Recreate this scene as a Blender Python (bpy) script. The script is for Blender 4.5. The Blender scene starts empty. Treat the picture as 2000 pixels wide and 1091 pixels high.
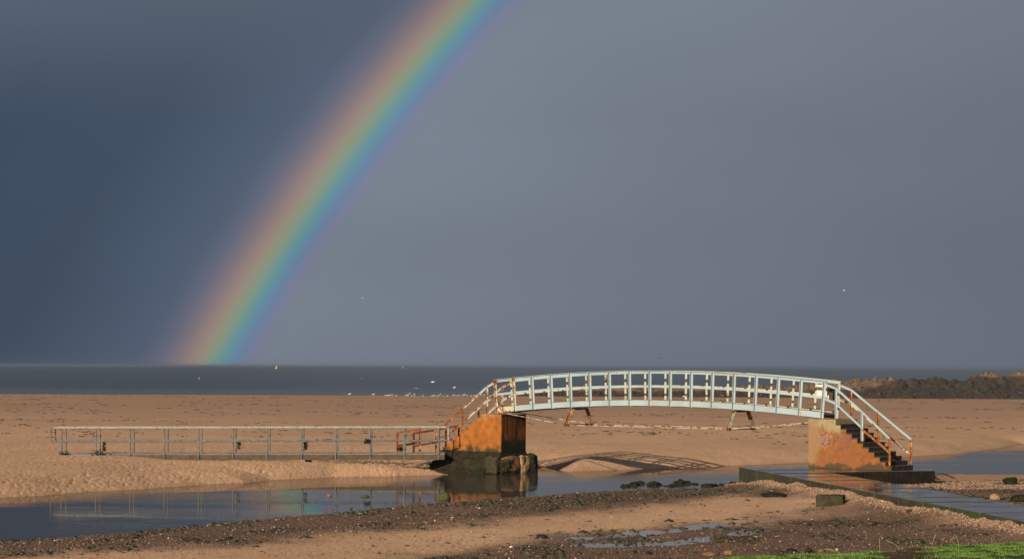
import bpy, bmesh, math, random
import numpy as np
from mathutils import Vector, Matrix, noise as mnoise

random.seed(7); rng = np.random.default_rng(11)
scene = bpy.context.scene
C = scene.collection
R = math.radians

# ------------------------------------------------------------------ camera
F = 4500.0                     # focal length in pixels of the 2000 px wide photograph
CX, HY, ROLL, CAMH = 1000.0, 716.0, R(0.23), 4.7
cr, sr = math.cos(ROLL), math.sin(ROLL)
cam_d = bpy.data.cameras.new('camera'); cam = bpy.data.objects.new('camera', cam_d); C.objects.link(cam)
cam_d.sensor_fit = 'HORIZONTAL'; cam_d.sensor_width = 36.0; cam_d.lens = 36.0 * F / 2000.0
cam_d.shift_y = (HY - 545.5) / 2000.0
cam_d.clip_start = 1.0; cam_d.clip_end = 90000.0
cam.matrix_world = Matrix(((cr, -sr, 0, 0), (0, 0, -1, 0), (sr, cr, 0, CAMH), (0, 0, 0, 1)))
scene.camera = cam

# ------------------------------------------------------------------ light
SUN_AZ, SUN_EL = R(30.25), R(19.0)        # antisolar azimuth (right of view axis) and sun height
ANTI = Vector((math.sin(SUN_AZ) * math.cos(SUN_EL), math.cos(SUN_AZ) * math.cos(SUN_EL), -math.sin(SUN_EL)))
EXPO = 0.50
scene.view_settings.view_transform = 'Standard'; scene.view_settings.look = 'None'
scene.view_settings.gamma = 1.0; scene.view_settings.use_curve_mapping = False
scene.view_settings.exposure = EXPO
sun_d = bpy.data.lights.new('sun', 'SUN'); sun = bpy.data.objects.new('sun', sun_d); C.objects.link(sun)
sun_d.energy = 4.45; sun_d.angle = R(0.53); sun_d.color = (1.0, 0.84, 0.66)
sun.rotation_euler = ANTI.to_track_quat('-Z', 'Y').to_euler()

def lin(c):
    return tuple(((v / 255 + .055) / 1.055) ** 2.4 if v > 10.3 else v / 255 / 12.92 for v in c) + (1.0,)

world = bpy.data.worlds.new('World'); scene.world = world; world.use_nodes = True
wt = world.node_tree; wt.nodes.clear()
def wn(t, **k):
    n = wt.nodes.new(t)
    for a, b in k.items(): setattr(n, a, b)
    return n
def ramp(node, stops):
    el = node.color_ramp.elements
    while len(el) > 1: el.remove(el[-1])
    el[0].position, el[0].color = stops[0]
    for p, c in stops[1:]:
        e = el.new(p); e.color = c
L_ = wt.links.new
tc = wn('ShaderNodeTexCoord')
dotn = wn('ShaderNodeVectorMath', operation='DOT_PRODUCT'); L_(tc.outputs['Generated'], dotn.inputs[0]); dotn.inputs[1].default_value = ANTI
ac = wn('ShaderNodeMath', operation='ARCCOSINE'); L_(dotn.outputs['Value'], ac.inputs[0])
deg = wn('ShaderNodeMath', operation='MULTIPLY'); L_(ac.outputs[0], deg.inputs[0]); deg.inputs[1].default_value = 180 / math.pi
# storm sky away from the sun: brighter inside the bow, Alexander's dark band outside it
mr = wn('ShaderNodeMapRange'); L_(deg.outputs[0], mr.inputs['Value']); mr.inputs['From Min'].default_value = 0; mr.inputs['From Max'].default_value = 90
base = wn('ShaderNodeValToRGB'); L_(mr.outputs[0], base.inputs['Fac'])
ramp(base, [(0, lin((94, 100, 111))), (24 / 90, lin((100, 107, 119))), (32 / 90, lin((111, 118, 131))), (40.5 / 90, lin((119, 128, 141))),
            (41.6 / 90, lin((114, 122, 137))), (43.2 / 90, lin((80, 94, 113))), (46.0 / 90, lin((64, 78, 96))), (49 / 90, lin((61, 75, 94))),
            (60 / 90, lin((88, 98, 112))), (1, lin((110, 117, 128)))])
# the bow itself
mb_ = wn('ShaderNodeMapRange'); L_(deg.outputs[0], mb_.inputs['Value']); mb_.inputs['From Min'].default_value = 40.0; mb_.inputs['From Max'].default_value = 44.0
bow = wn('ShaderNodeValToRGB'); L_(mb_.outputs[0], bow.inputs['Fac'])
def q(d): return (d - 40.0) / 4.0
BOW = [(0, (0, 0, 0, 1)), (q(40.65), (0, 0, 0, 1)), (q(40.84), (.018, -.006, .050, 1)), (q(41.06), (-.032, .006, .090, 1)), (q(41.28), (-.060, .068, .100, 1)),
           (q(41.46), (-.025, .112, .035, 1)), (q(41.62), (.060, .130, -.030, 1)), (q(41.85), (.165, .098, -.050, 1)), (q(42.08), (.180, .054, -.032, 1)),
           (q(42.35), (.102, .018, -.018, 1)), (q(42.7), (.026, .002, .002, 1)), (q(43.1), (.006, .000, .002, 1)), (1, (0, 0, 0, 1))]
ramp(bow, [(p_, tuple(v_ + .1 for v_ in c_[:3]) + (1,)) for p_, c_ in BOW])      # stored + 0.1: a ramp holds no negative values
bow.color_ramp.interpolation = 'LINEAR'
# soft cloud tones
mp = wn('ShaderNodeMapping'); L_(tc.outputs['Generated'], mp.inputs['Vector']); mp.inputs['Scale'].default_value = (1, 1, 3.0); mp.inputs['Location'].default_value = (.33, .1, .21)
nz = wn('ShaderNodeTexNoise'); L_(mp.outputs[0], nz.inputs['Vector']); nz.inputs['Scale'].default_value = 4.2; nz.inputs['Detail'].default_value = 4.0; nz.inputs['Roughness'].default_value = .42
nr = wn('ShaderNodeMapRange'); L_(nz.outputs['Fac'], nr.inputs['Value']); nr.inputs['From Min'].default_value = .3; nr.inputs['From Max'].default_value = .7
nr.inputs['To Min'].default_value = .93; nr.inputs['To Max'].default_value = 1.07
mul = wn('ShaderNodeMix', data_type='RGBA', blend_type='MULTIPLY'); mul.inputs['Factor'].default_value = 1
L_(nr.outputs[0], mul.inputs['B'])
add = wn('ShaderNodeMix', data_type='RGBA', blend_type='ADD'); add.inputs['Factor'].default_value = .84
bsub = wn('ShaderNodeVectorMath', operation='SUBTRACT'); L_(bow.outputs[0], bsub.inputs[0]); bsub.inputs[1].default_value = (.1, .1, .1)
L_(mul.outputs['Result'], add.inputs['A']); L_(bsub.outputs[0], add.inputs['B'])
sepz = wn('ShaderNodeSeparateXYZ'); L_(tc.outputs['Generated'], sepz.inputs[0])
upm = wn('ShaderNodeMapRange', interpolation_type='SMOOTHSTEP'); L_(sepz.outputs[2], upm.inputs['Value']); upm.inputs['From Min'].default_value = .095; upm.inputs['From Max'].default_value = .175
outm = wn('ShaderNodeMapRange', interpolation_type='SMOOTHSTEP'); L_(deg.outputs[0], outm.inputs['Value']); outm.inputs['From Min'].default_value = 40.5; outm.inputs['From Max'].default_value = 46
um = wn('ShaderNodeMath', operation='MULTIPLY'); L_(upm.outputs[0], um.inputs[0]); L_(outm.outputs[0], um.inputs[1])
lift = wn('ShaderNodeMix', data_type='RGBA'); L_(um.outputs[0], lift.inputs['Factor']); L_(base.outputs[0], lift.inputs['A']); lift.inputs['B'].default_value = lin((88, 100, 114))
L_(lift.outputs['Result'], mul.inputs['A'])
bgs = wn('ShaderNodeBackground'); L_(add.outputs['Result'], bgs.inputs['Color']); bgs.inputs['Strength'].default_value = 2 ** (-EXPO)
# clear sky behind the camera, where the low sun stands
sky = wn('ShaderNodeTexSky', sky_type='NISHITA'); sky.sun_disc = False; sky.sun_elevation = SUN_EL
sky.sun_rotation = math.atan2(-ANTI.x, -ANTI.y)
bgn = wn('ShaderNodeBackground'); L_(sky.outputs[0], bgn.inputs['Color']); bgn.inputs['Strength'].default_value = .05
mf = wn('ShaderNodeMapRange', interpolation_type='SMOOTHSTEP'); L_(dotn.outputs['Value'], mf.inputs['Value'])
mf.inputs['From Min'].default_value = -.75; mf.inputs['From Max'].default_value = -.1
mixs = wn('ShaderNodeMixShader'); L_(mf.outputs[0], mixs.inputs[0]); L_(bgn.outputs[0], mixs.inputs[1]); L_(bgs.outputs[0], mixs.inputs[2])
wo = wn('ShaderNodeOutputWorld'); L_(mixs.outputs[0], wo.inputs['Surface'])

# ------------------------------------------------------------------ measuring tools (photo pixel -> place in the world)
def ray(px, py):
    dx, dy = px - CX, HY - py
    return Vector(((dx * cr - dy * sr) / F, 1.0, (dy * cr + dx * sr) / F))
def at_z(px, py, z=0.0):
    r = ray(px, py); k = (z - CAMH) / r.z
    return Vector((r.x * k, k, z))
def at_d(px, py, D):
    r = ray(px, py); return Vector((r.x * D, D, CAMH + r.z * D))

# bridge frame: near side line through P0 (left) and P1 (right)
P0 = at_d(972, 806, 101.6); P1 = at_d(1606, 817, 90.2)
U = Vector((P1.x - P0.x, P1.y - P0.y, 0)); BL = U.length; U.normalize()
V = Vector((-U.y, U.x, 0))                 # across the bridge, away from the camera
def onv(px, py, v=0.0):
    """the point of the vertical plane 'v metres behind the near side' seen at a pixel"""
    r = ray(px, py); o = Vector((P0.x, P0.y, 0)) + V * v
    k = (o.dot(V)) / (r.x * V.x + r.y * V.y)
    return Vector((r.x * k, k, CAMH + r.z * k))
def sv(s, v, z):
    p = Vector((P0.x, P0.y, 0)) + U * s + V * v
    return Vector((p.x, p.y, z))
def s_of(p): return (Vector((p.x, p.y, 0)) - Vector((P0.x, P0.y, 0))).dot(U)

# ------------------------------------------------------------------ materials
def mat(name):
    m = bpy.data.materials.new(name); m.use_nodes = True; nt = m.node_tree; nt.nodes.clear()
    o = nt.nodes.new('ShaderNodeOutputMaterial'); b = nt.nodes.new('ShaderNodeBsdfPrincipled'); nt.links.new(b.outputs[0], o.inputs['Surface'])
    return m, nt, b
class NT:
    def __init__(s, nt): s.nt = nt
    def n(s, t, **k):
        x = s.nt.nodes.new(t)
        for a, b in k.items(): setattr(x, a, b)
        return x
    def l(s, a, b): s.nt.links.new(a, b)
    def pos(s): return s.n('ShaderNodeNewGeometry').outputs['Position']
    def noise(s, vec, scale, detail=4, rough=.55, sc3=None, dist=0):
        if sc3:
            m = s.n('ShaderNodeMapping'); m.inputs['Scale'].default_value = sc3; s.l(vec, m.inputs['Vector']); vec = m.outputs[0]
        x = s.n('ShaderNodeTexNoise'); x.inputs['Scale'].default_value = scale; x.inputs['Detail'].default_value = detail; x.inputs['Roughness'].default_value = rough
        x.inputs['Distortion'].default_value = dist
        s.l(vec, x.inputs['Vector']); return x.outputs['Fac']
    def step(s, v, a, b, c=0, d=1):
        x = s.n('ShaderNodeMapRange', interpolation_type='SMOOTHSTEP'); s.l(v, x.inputs['Value'])
        x.inputs['From Min'].default_value = a; x.inputs['From Max'].default_value = b; x.inputs['To Min'].default_value = c; x.inputs['To Max'].default_value = d
        return x.outputs[0]
    def math(s, op, a, b=None):
        x = s.n('ShaderNodeMath', operation=op)
        for i, v in enumerate((a, b)):
            if v is None: continue
            if isinstance(v, (int, float)): x.inputs[i].default_value = v
            else: s.l(v, x.inputs[i])
        return x.outputs[0]
    def mix(s, f, a, b, blend='MIX'):
        x = s.n('ShaderNodeMix', data_type='RGBA', blend_type=blend)
        for i, v in (('Factor', f), ('A', a), ('B', b)):
            if isinstance(v, (int, float)): x.inputs[i].default_value = v
            elif isinstance(v, tuple): x.inputs[i].default_value = v if len(v) == 4 else v + (1,)
            else: s.l(v, x.inputs[i])
        return x.outputs['Result']
    def bump(s, h, strength, dist, normal=None):
        x = s.n('ShaderNodeBump'); x.inputs['Strength'].default_value = strength; x.inputs['Distance'].default_value = dist; s.l(h, x.inputs['Height'])
        if normal is not None: s.l(normal, x.inputs['Normal'])
        return x.outputs[0]
    def sep(s, vec):
        x = s.n('ShaderNodeSeparateXYZ'); s.l(vec, x.inputs[0]); return x.outputs

def simple(name, col, rough=.7, var=.25, scale=6, metallic=0, bump=.0, col2=None):
    m, nt, b = mat(name); h = NT(nt); p = h.pos()
    n = h.noise(p, scale)
    c2 = col2 or tuple(v * (1 - var) for v in col)
    h.l(h.mix(h.step(n, .35, .65), col, c2), b.inputs['Base Color'])
    b.inputs['Roughness'].default_value = rough; b.inputs['Metallic'].default_value = metallic
    if bump: h.l(h.bump(h.noise(p, scale * 3), bump, .02), b.inputs['Normal'])
    return m

def painted(name, paint, amount, rust=(.24, .070, .014)):
    """old paint, with rust breaking through: amount 0..1"""
    m, nt, b = mat(name); h = NT(nt); p = h.pos()
    n1 = h.noise(p, 3.2, 5, .6); n2 = h.noise(p, 17, 4, .65); n3 = h.noise(p, 1.1, 2)
    f = h.math('ADD', h.math('MULTIPLY', n1, .62), h.math('MULTIPLY', n2, .38))
    t = .70 - amount * .34
    rf = h.step(f, t - .015, t + .02)
    halo = h.step(f, t - .09, t)
    dirt = h.step(n3, .35, .7)
    pc = h.mix(dirt, paint, tuple(v * k for v, k in zip(paint, (.86, .85, .82))))
    pc = h.mix(h.math('MULTIPLY', halo, .55), pc, (.46, .32, .14))
    rc = h.mix(h.step(h.noise(p, 9, 3), .35, .65), rust, tuple(v * .35 for v in rust))
    h.l(h.mix(rf, pc, rc), b.inputs['Base Color'])
    h.l(h.math('ADD', h.math('MULTIPLY', rf, .3), .5), b.inputs['Roughness'])
    h.l(h.bump(h.math('SUBTRACT', h.noise(p, 40, 3), h.math('MULTIPLY', rf, .6)), .25, .01), b.inputs['Normal'])
    return m

PAINT = (.285, .365, .395)
M = {}
M['paint'] = painted('bridge_paint', PAINT, .19)
M['paint_far'] = painted('bridge_paint_weathered', (.40, .42, .35), .34)
M['paint_rusty'] = painted('bridge_paint_flaking', (.36, .40, .37), .56)
M['rust'] = painted('rusty_steel', (.36, .19, .045), .78, (.29, .072, .011))
M['rust_dark'] = painted('rusty_steel_dark', (.18, .08, .03), .86, (.11, .030, .010))
M['galv'] = simple('galvanised_steel', (.135, .145, .145), .5, .5, 9, .1)
M['galv_rail'] = simple('bleached_handrail', (.33, .335, .315), .5, .45, 11, .1)
M['timber'] = simple('timber_board', (.092, .058, .032), .9, .35, 3.0, 0, .2)
M['timber_deck'] = simple('walkway_deck', (.26, .24, .21), .8, .3, 4, 0, .2)
M['seaweed'] = simple('seaweed_brown', (.028, .024, .010), .45, .5, 14, 0, .5)
M['white_board'] = simple('white_board', (.62, .58, .50), .5, .06, 5)
M['dark_board'] = simple('dark_board', (.055, .036, .022), .6, .4, 12)
M['black'] = simple('black_print', (.008, .008, .009), .6, .3, 5)
M['gull_white'] = simple('gull_white', (.80, .79, .77), .8, .05, 20)
M['gull_grey'] = simple('gull_grey', (.30, .32, .34), .8, .1, 20)
M['gull_dark'] = simple('gull_dark', (.03, .03, .033), .8, .1, 20)
M['gull_leg'] = simple('gull_leg', (.45, .25, .06), .7, .1, 20)
M['buoy_yellow'] = simple('buoy_yellow', (.85, .48, .03), .5, .1, .5)
M['buoy_orange'] = simple('buoy_orange', (.75, .35, .18), .5, .1, .5)

def concrete(name, side):
    """pier concrete stained orange by algae; pale near the top, dark weed near the tide line"""
    m, nt, b = mat(name); h = NT(nt); p = h.pos(); z = h.sep(p)[2]
    big = h.noise(p, .9, 4, .6); mid = h.noise(p, 3.5, 5, .6); fine = h.noise(p, 22, 4, .6)
    streak = h.noise(p, 2.0, 5, .65, (1.9, 1.9, .38), 1.2)
    if side == 'left':
        orange = h.mix(h.step(mid, .3, .7), (.20, .064, .012), (.31, .108, .018))
        orange = h.mix(h.step(fine, .62, .72), orange, (.50, .26, .055))
        pale = (.26, .19, .10); zt = h.math('ADD', z, h.math('MULTIPLY', h.math('SUBTRACT', mid, .5), 1.3))
        col = h.mix(h.step(zt, 2.35, 2.95), orange, pale)
        col = h.mix(h.math('MULTIPLY', h.step(streak, .58, .72), .6), col, (.07, .042, .02))
        zb = h.math('ADD', z, h.math('MULTIPLY', h.math('SUBTRACT', mid, .5), 1.1))
        col = h.mix(h.step(zb, .85, 1.35, 1, 0), col, (.030, .030, .012))
    else:
        orange = h.mix(h.step(mid, .3, .7), (.165, .060, .017), (.245, .090, .026))
        orange = h.mix(h.step(big, .45, .62), orange, (.20, .078, .030))
        pale = h.mix(h.step(mid, .35, .65), (.21, .165, .088), (.28, .22, .12))
        x = h.sep(p)[0]
        ax = h.math('ADD', h.math('ADD', z, h.math('MULTIPLY', h.math('SUBTRACT', big, .5), 1.9)), h.math('MULTIPLY', h.math('SUBTRACT', mid, .5), .5))
        col = h.mix(h.step(ax, 2.18, 2.42), orange, pale)
        ex = h.math('ADD', x, h.math('MULTIPLY', h.math('SUBTRACT', big, .5), .9))
        col = h.mix(h.step(ex, 11.75, 12.15, .8, 0), col, (.23, .155, .075))
        col = h.mix(h.math('MULTIPLY', h.step(streak, .60, .70), .6), col, (.15, .095, .05))
        zb = h.math('ADD', h.math('ADD', z, h.math('MULTIPLY', h.math('SUBTRACT', big, .5), .7)), h.math('MULTIPLY', h.math('SUBTRACT', mid, .5), .8))
        col = h.mix(h.math('MULTIPLY', h.step(zb, .84, 1.02, 1, 0), .9), col, (.050, .038, .022))
        col = h.mix(h.math('MULTIPLY', h.step(h.noise(p, 6, 5, .7), .56, .7), .45), col, (.12, .065, .035))
        col = h.mix(h.step(fine, .64, .72), col, (.40, .25, .13))
    b.inputs['Specular IOR Level'].default_value = .2
    h.l(col, b.inputs['Base Color']); b.inputs['Roughness'].default_value = .85
    h.l(h.bump(h.math('ADD', fine, mid), .5, .03), b.inputs['Normal'])
    return m
M['pier_left'] = concrete('pier_concrete_orange', 'left')
def end_mat():  # stained end face; the shade of this side is mixed into the colour
    m, nt, b = mat('pier_end_stain_shade'); h = NT(nt); p = h.pos(); z = h.sep(p)[2]
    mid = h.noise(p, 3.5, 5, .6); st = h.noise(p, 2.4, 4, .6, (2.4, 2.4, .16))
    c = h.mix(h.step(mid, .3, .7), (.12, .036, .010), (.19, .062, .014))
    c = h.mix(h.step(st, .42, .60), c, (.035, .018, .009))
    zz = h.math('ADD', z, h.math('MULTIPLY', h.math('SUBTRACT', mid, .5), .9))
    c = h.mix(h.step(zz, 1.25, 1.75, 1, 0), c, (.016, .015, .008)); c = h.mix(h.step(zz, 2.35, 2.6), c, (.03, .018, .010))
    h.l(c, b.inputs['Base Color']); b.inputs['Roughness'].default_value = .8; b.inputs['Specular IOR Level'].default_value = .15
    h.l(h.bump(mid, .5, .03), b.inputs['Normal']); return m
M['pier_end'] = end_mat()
M['pier_right'] = concrete('pier_concrete_ochre', 'right')

def mossy(name, a, b_, green=(.035, .05, .010), gscale=1.6, gmin=.45, gmax=.6, rough=.8, bumpd=.06, spec=.18):
    m, nt, b = mat(name); h = NT(nt); p = h.pos()
    b.inputs['Specular IOR Level'].default_value = spec
    c = h.mix(h.step(h.noise(p, 4, 5, .6), .35, .65), a, b_)
    c = h.mix(h.step(h.noise(p, gscale, 5, .6), gmin, gmax), c, green)
    h.l(c, b.inputs['Base Color']); b.inputs['Roughness'].default_value = rough
    h.l(h.bump(h.noise(p, 9, 6, .65), .8, bumpd), b.inputs['Normal'])
    return m
M['plinth'] = mossy('weedy_plinth', (.034, .024, .012), (.013, .010, .006), (.016, .019, .006), bumpd=.12)
M['stone_tan'] = mossy('tan_boulder', (.36, .245, .125), (.24, .155, .08), (.12, .085, .04), 2.5, .55, .68)
M['stone_brown'] = mossy('brown_boulder', (.25, .135, .065), (.13, .072, .038), (.08, .05, .025), 2.5, .60, .72)
M['stone_dark'] = mossy('dark_boulder', (.05, .04, .022), (.025, .02, .012), (.028, .035, .010), 2.0, .5, .62)
M['stone_green'] = mossy('green_boulder', (.065, .06, .024), (.04, .04, .016), (.05, .062, .018), 4.0, .45, .6)
M['stone_black'] = mossy('black_stone', (.012, .011, .012), (.02, .019, .018), (.012, .012, .010), 3.0, .6, .7, .5)
M['weed_rock'] = mossy('weed_rock', (.020, .017, .007), (.008, .007, .004), (.022, .026, .006), 3.0, .5, .66, .6, .12)

# slipway: wet dark concrete top, green weed on the sides
def slip_mat():
    m, nt, b = mat('slipway_concrete'); h = NT(nt); p = h.pos()
    nz_ = h.sep(h.n('ShaderNodeNewGeometry').outputs['True Normal'])[2]
    top = h.step(nz_, .6, .9)
    side = h.mix(h.step(h.noise(p, 1.3, 5, .6, (1, .5, 1)), .42, .60), (.030, .020, .011), (.032, .046, .007))
    side = h.mix(h.step(h.noise(p, 7, 4), .45, .7), side, (.014, .011, .006))
    tp = h.mix(h.step(h.noise(p, 1.1, 5), .35, .65), (.10, .088, .072), (.065, .055, .045))
    h.l(h.mix(top, side, tp), b.inputs['Base Color'])
    wet = h.step(h.noise(p, 1.4, 5, .55, (1.0, .35, 1)), .36, .72, .05, .28)
    mx = h.n('ShaderNodeMix'); h.l(top, mx.inputs['Factor']); mx.inputs['A'].default_value = .7; h.l(wet, mx.inputs['B'])
    h.l(mx.outputs['Result'], b.inputs['Roughness'])
    h.l(h.bump(h.noise(p, 5, 4, .5), .05, .02), b.inputs['Normal'])
    return m
M['slip'] = slip_mat()
M['slip_dark'] = mossy('landing_wall', (.016, .010, .006), (.008, .005, .004), (.020, .015, .006), 2.2, .55, .7)

# ------------------------------------------------------------------ mesh tools
class MB:
    def __init__(s): s.v = []; s.f = []
    def box(s, o, ax, ay, az):
        """box from corner o along the three edge vectors"""
        i = len(s.v); o, ax, ay, az = Vector(o), Vector(ax), Vector(ay), Vector(az)
        for c in (o, o + ax, o + ax + ay, o + ay): s.v.append(c)
        for c in (o, o + ax, o + ax + ay, o + ay): s.v.append(c + az)
        F_ = [(0, 3, 2, 1), (4, 5, 6, 7), (0, 1, 5, 4), (1, 2, 6, 5), (2, 3, 7, 6), (3, 0, 4, 7)]
        if ax.cross(ay).dot(az) < 0: F_ = [t[::-1] for t in F_]
        s.f += [tuple(i + k for k in t) for t in F_]
        return s
    def beam(s, a, b, w, t, side):
        """bar a->b; w across (in the plane of a->b and vertical), t along side, centred"""
        a, b, side = Vector(a), Vector(b), Vector(side).normalized()
        d = (b - a); up = side.cross(d).normalized()
        return s.box(a - side * t / 2 - up * w / 2, d, side * t, up * w)
    def tube(s, pts, r, n=8):
        pts = [Vector(p) for p in pts]; i0 = len(s.v)
        for k, p in enumerate(pts):
            d = (pts[min(k + 1, len(pts) - 1)] - pts[max(k - 1, 0)]).normalized()
            a = d.cross(Vector((0, 0, 1)));
            if a.length < .05: a = d.cross(Vector((1, 0, 0)))
            a.normalize(); b = d.cross(a)
            for j in range(n):
                t = 2 * math.pi * j / n; s.v.append(p + a * (r * math.cos(t)) + b * (r * math.sin(t)))
        for k in range(len(pts) - 1):
            for j in range(n):
                q_ = (j + 1) % n; s.f.append((i0 + k * n + j, i0 + k * n + q_, i0 + (k + 1) * n + q_, i0 + (k + 1) * n + j))
        s.f.append(tuple(i0 + j for j in reversed(range(n)))); e = i0 + (len(pts) - 1) * n; s.f.append(tuple(e + j for j in range(n)))
        return s
    def prism(s, poly, z0, z1):
        """poly: list of xy, extruded z0..z1"""
        i = len(s.v); n = len(poly)
        ar = sum(poly[k][0] * poly[(k + 1) % n][1] - poly[(k + 1) % n][0] * poly[k][1] for k in range(n))
        if ar < 0: poly = poly[::-1]
        s.v += [Vector((p[0], p[1], z0)) for p in poly] + [Vector((p[0], p[1], z1)) for p in poly]
        s.f.append(tuple(i + k for k in reversed(range(n)))); s.f.append(tuple(i + n + k for k in range(n)))
        for k in range(n): s.f.append((i + k, i + (k + 1) % n, i + n + (k + 1) % n, i + n + k))
        return s
    def loft(s, rings):
        i = len(s.v); n = len(rings[0])
        for r in rings: s.v += [Vector(p) for p in r]
        for k in range(len(rings) - 1):
            for j in range(n):
                q_ = (j + 1) % n; s.f.append((i + k * n + j, i + k * n + q_, i + (k + 1) * n + q_, i + (k + 1) * n + j))
        s.f.append(tuple(i + j for j in reversed(range(n)))); e = i + (len(rings) - 1) * n; s.f.append(tuple(e + j for j in range(n)))
        return s
    def build(s, name, m, parent=None, smooth=False, bevel=0):
        me = bpy.data.meshes.new(name); me.from_pydata([tuple(v) for v in s.v], [], s.f); me.validate()
        if smooth: me.polygons.foreach_set('use_smooth', [True] * len(me.polygons))
        me.materials.append(m)
        o = bpy.data.objects.new(name, me); C.objects.link(o)
        if parent is not None: attach(o, parent)
        if bevel:
            md = o.modifiers.new('bevel', 'BEVEL'); md.width = bevel; md.segments = 2; md.limit_method = 'ANGLE'
        return o
WORLD = {}
def attach(o, parent):
    o.parent = parent
    if parent.parent is None: o.matrix_parent_inverse = Matrix.Translation(-parent.location)
def tag(o, label=None, cat=None, group=None, kind=None):
    if label: o['label'] = label
    if cat: o['category'] = cat
    if group: o['group'] = group
    if kind: o['kind'] = kind
    return o
def empty(name, loc, label, cat, group=None, kind=None):
    o = bpy.data.objects.new(name, None); C.objects.link(o); o.location = loc; o.empty_display_size = .3
    return tag(o, label, cat, group, kind)

# vectorised gradient noise
_perm = rng.permutation(256); _perm = np.concatenate([_perm, _perm, _perm]); _ang = rng.uniform(0, 2 * np.pi, 256)
_gx, _gy = np.cos(_ang), np.sin(_ang)
def pn(x, y):
    xi = np.floor(x).astype(np.int64); yi = np.floor(y).astype(np.int64); xf = x - xi; yf = y - yi; xi &= 255; yi &= 255
    u = xf * xf * xf * (xf * (xf * 6 - 15) + 10); v = yf * yf * yf * (yf * (yf * 6 - 15) + 10)
    def g(ix, iy, fx, fy):
        h = _perm[_perm[ix & 255] + (iy & 255)]; return _gx[h] * fx + _gy[h] * fy
    a = g(xi, yi, xf, yf); b = g(xi + 1, yi, xf - 1, yf); c = g(xi, yi + 1, xf, yf - 1); d = g(xi + 1, yi + 1, xf - 1, yf - 1)
    return (a + u * (b - a)) * (1 - v) + (c + u * (d - c)) * v
def fbm(x, y, o=4, g=.5):
    r = 0; a = 1
    for k in range(o): r = r + a * pn(x * 2 ** k + 13.7 * k, y * 2 ** k + 7.3 * k); a *= g
    return r
def segdist(X, Y, pts):
    d = np.full(X.shape, 1e9)
    for (ax, ay), (bx, by) in zip(pts[:-1], pts[1:]):
        ex, ey = bx - ax, by - ay; L2 = ex * ex + ey * ey + 1e-12
        t = np.clip(((X - ax) * ex + (Y - ay) * ey) / L2, 0, 1)
        d = np.minimum(d, np.hypot(X - ax - t * ex, Y - ay - t * ey))
    return d
def inside(X, Y, poly):
    r = np.zeros(X.shape, bool); n = len(poly)
    for i in range(n):
        (ax, ay), (bx, by) = poly[i], poly[(i + 1) % n]
        if ay == by: continue
        c = ((ay > Y) != (by > Y)) & (X < (bx - ax) * (Y - ay) / (by - ay) + ax); r ^= c
    return r
def sdf(X, Y, poly):
    d = segdist(X, Y, poly + [poly[0]]); return np.where(inside(X, Y, poly), -d, d)
def sst(x, a, b):
    t = np.clip((x - a) / (b - a), 0, 1); return t * t * (3 - 2 * t)
def xyz(pts, z=0.0): return [tuple(at_z(a, b, z)[:2]) for a, b in pts]

# ------------------------------------------------------------------ the ground
near_bank = xyz([(-800, 1088), (-300, 1068), (0, 1056), (100, 1050), (200, 1042), (300, 1034), (400, 1024), (500, 1014), (600, 1005), (680, 1000), (740, 991), (800, 986),
                 (870, 981), (950, 973), (1030, 970), (1100, 963), (1200, 958), (1300, 957), (1443, 952), (1520, 940), (1700, 932), (1830, 925), (1900, 927), (2000, 928), (2300, 930), (2900, 936)])
far_bank = xyz([(2900, 872), (2300, 866), (1996, 866), (1937, 876), (1874, 885), (1783, 890), (1700, 896), (1580, 902), (1400, 910), (1320, 914), (1260, 915), (1180, 918), (1115, 920), (1085, 917), (1062, 911)])
inlet = [(1.2, 106.5), (-2.5, 107.2), (-6.5, 106.4), (-9.4, 104.4), (-9.2, 102.3), (-6.5, 101.3), (-4.4, 100.9)]
left_bank = xyz([(876, 926), (775, 929), (650, 931), (525, 937), (480, 942), (400, 945), (281, 954), (181, 959), (80, 967), (0, 971), (-300, 978), (-800, 990)])
far_line = far_bank + inlet + left_bank
stream = near_bank + far_line
slipL = xyz([(1443, 911), (2000, 1017.5)], .8); slipR = xyz([(1616, 921), (2000, 988)], .8)
def ext(a, b, k): return (b[0] + (b[0] - a[0]) * k, b[1] + (b[1] - a[1]) * k)
slipL.append(ext(slipL[0], slipL[1], .35)); slipR.append(ext(slipR[0], slipR[1], .75))
sand_fg = xyz([(-500, 1140), (0, 1094), (250, 1078), (500, 1064), (650, 1052), (800, 1038), (1000, 1021), (1200, 1003), (1330, 985), (1440, 971), (1560, 978), (1640, 989), (1660, 997),
               (1580, 1008), (1480, 1022), (1350, 1034), (1200, 1048), (1050, 1058), (950, 1066), (830, 1085), (700, 1115), (300, 1170)], .25)
pool1 = xyz([(1080, 1062), (1300, 1041), (1420, 1030), (1520, 1022), (1480, 1031), (1390, 1041), (1270, 1054)], .25)
pool2 = xyz([(1150, 1074), (1290, 1064), (1420, 1052), (1490, 1044), (1440, 1057), (1350, 1069), (1240, 1079)], .25)
green_strip = xyz([(860, 985), (1000, 972), (1150, 962), (1300, 957), (1443, 953), (1500, 962), (1440, 968), (1300, 982), (1150, 993), (1000, 1000)], .15)
shingle_r = xyz([(1826, 925), (2050, 926), (2600, 928), (2600, 942), (2000, 942), (1900, 946), (1826, 946)], .15)
bank_a, bank_b = (5.1, 46.4), (11.1, 50.4)

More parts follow.
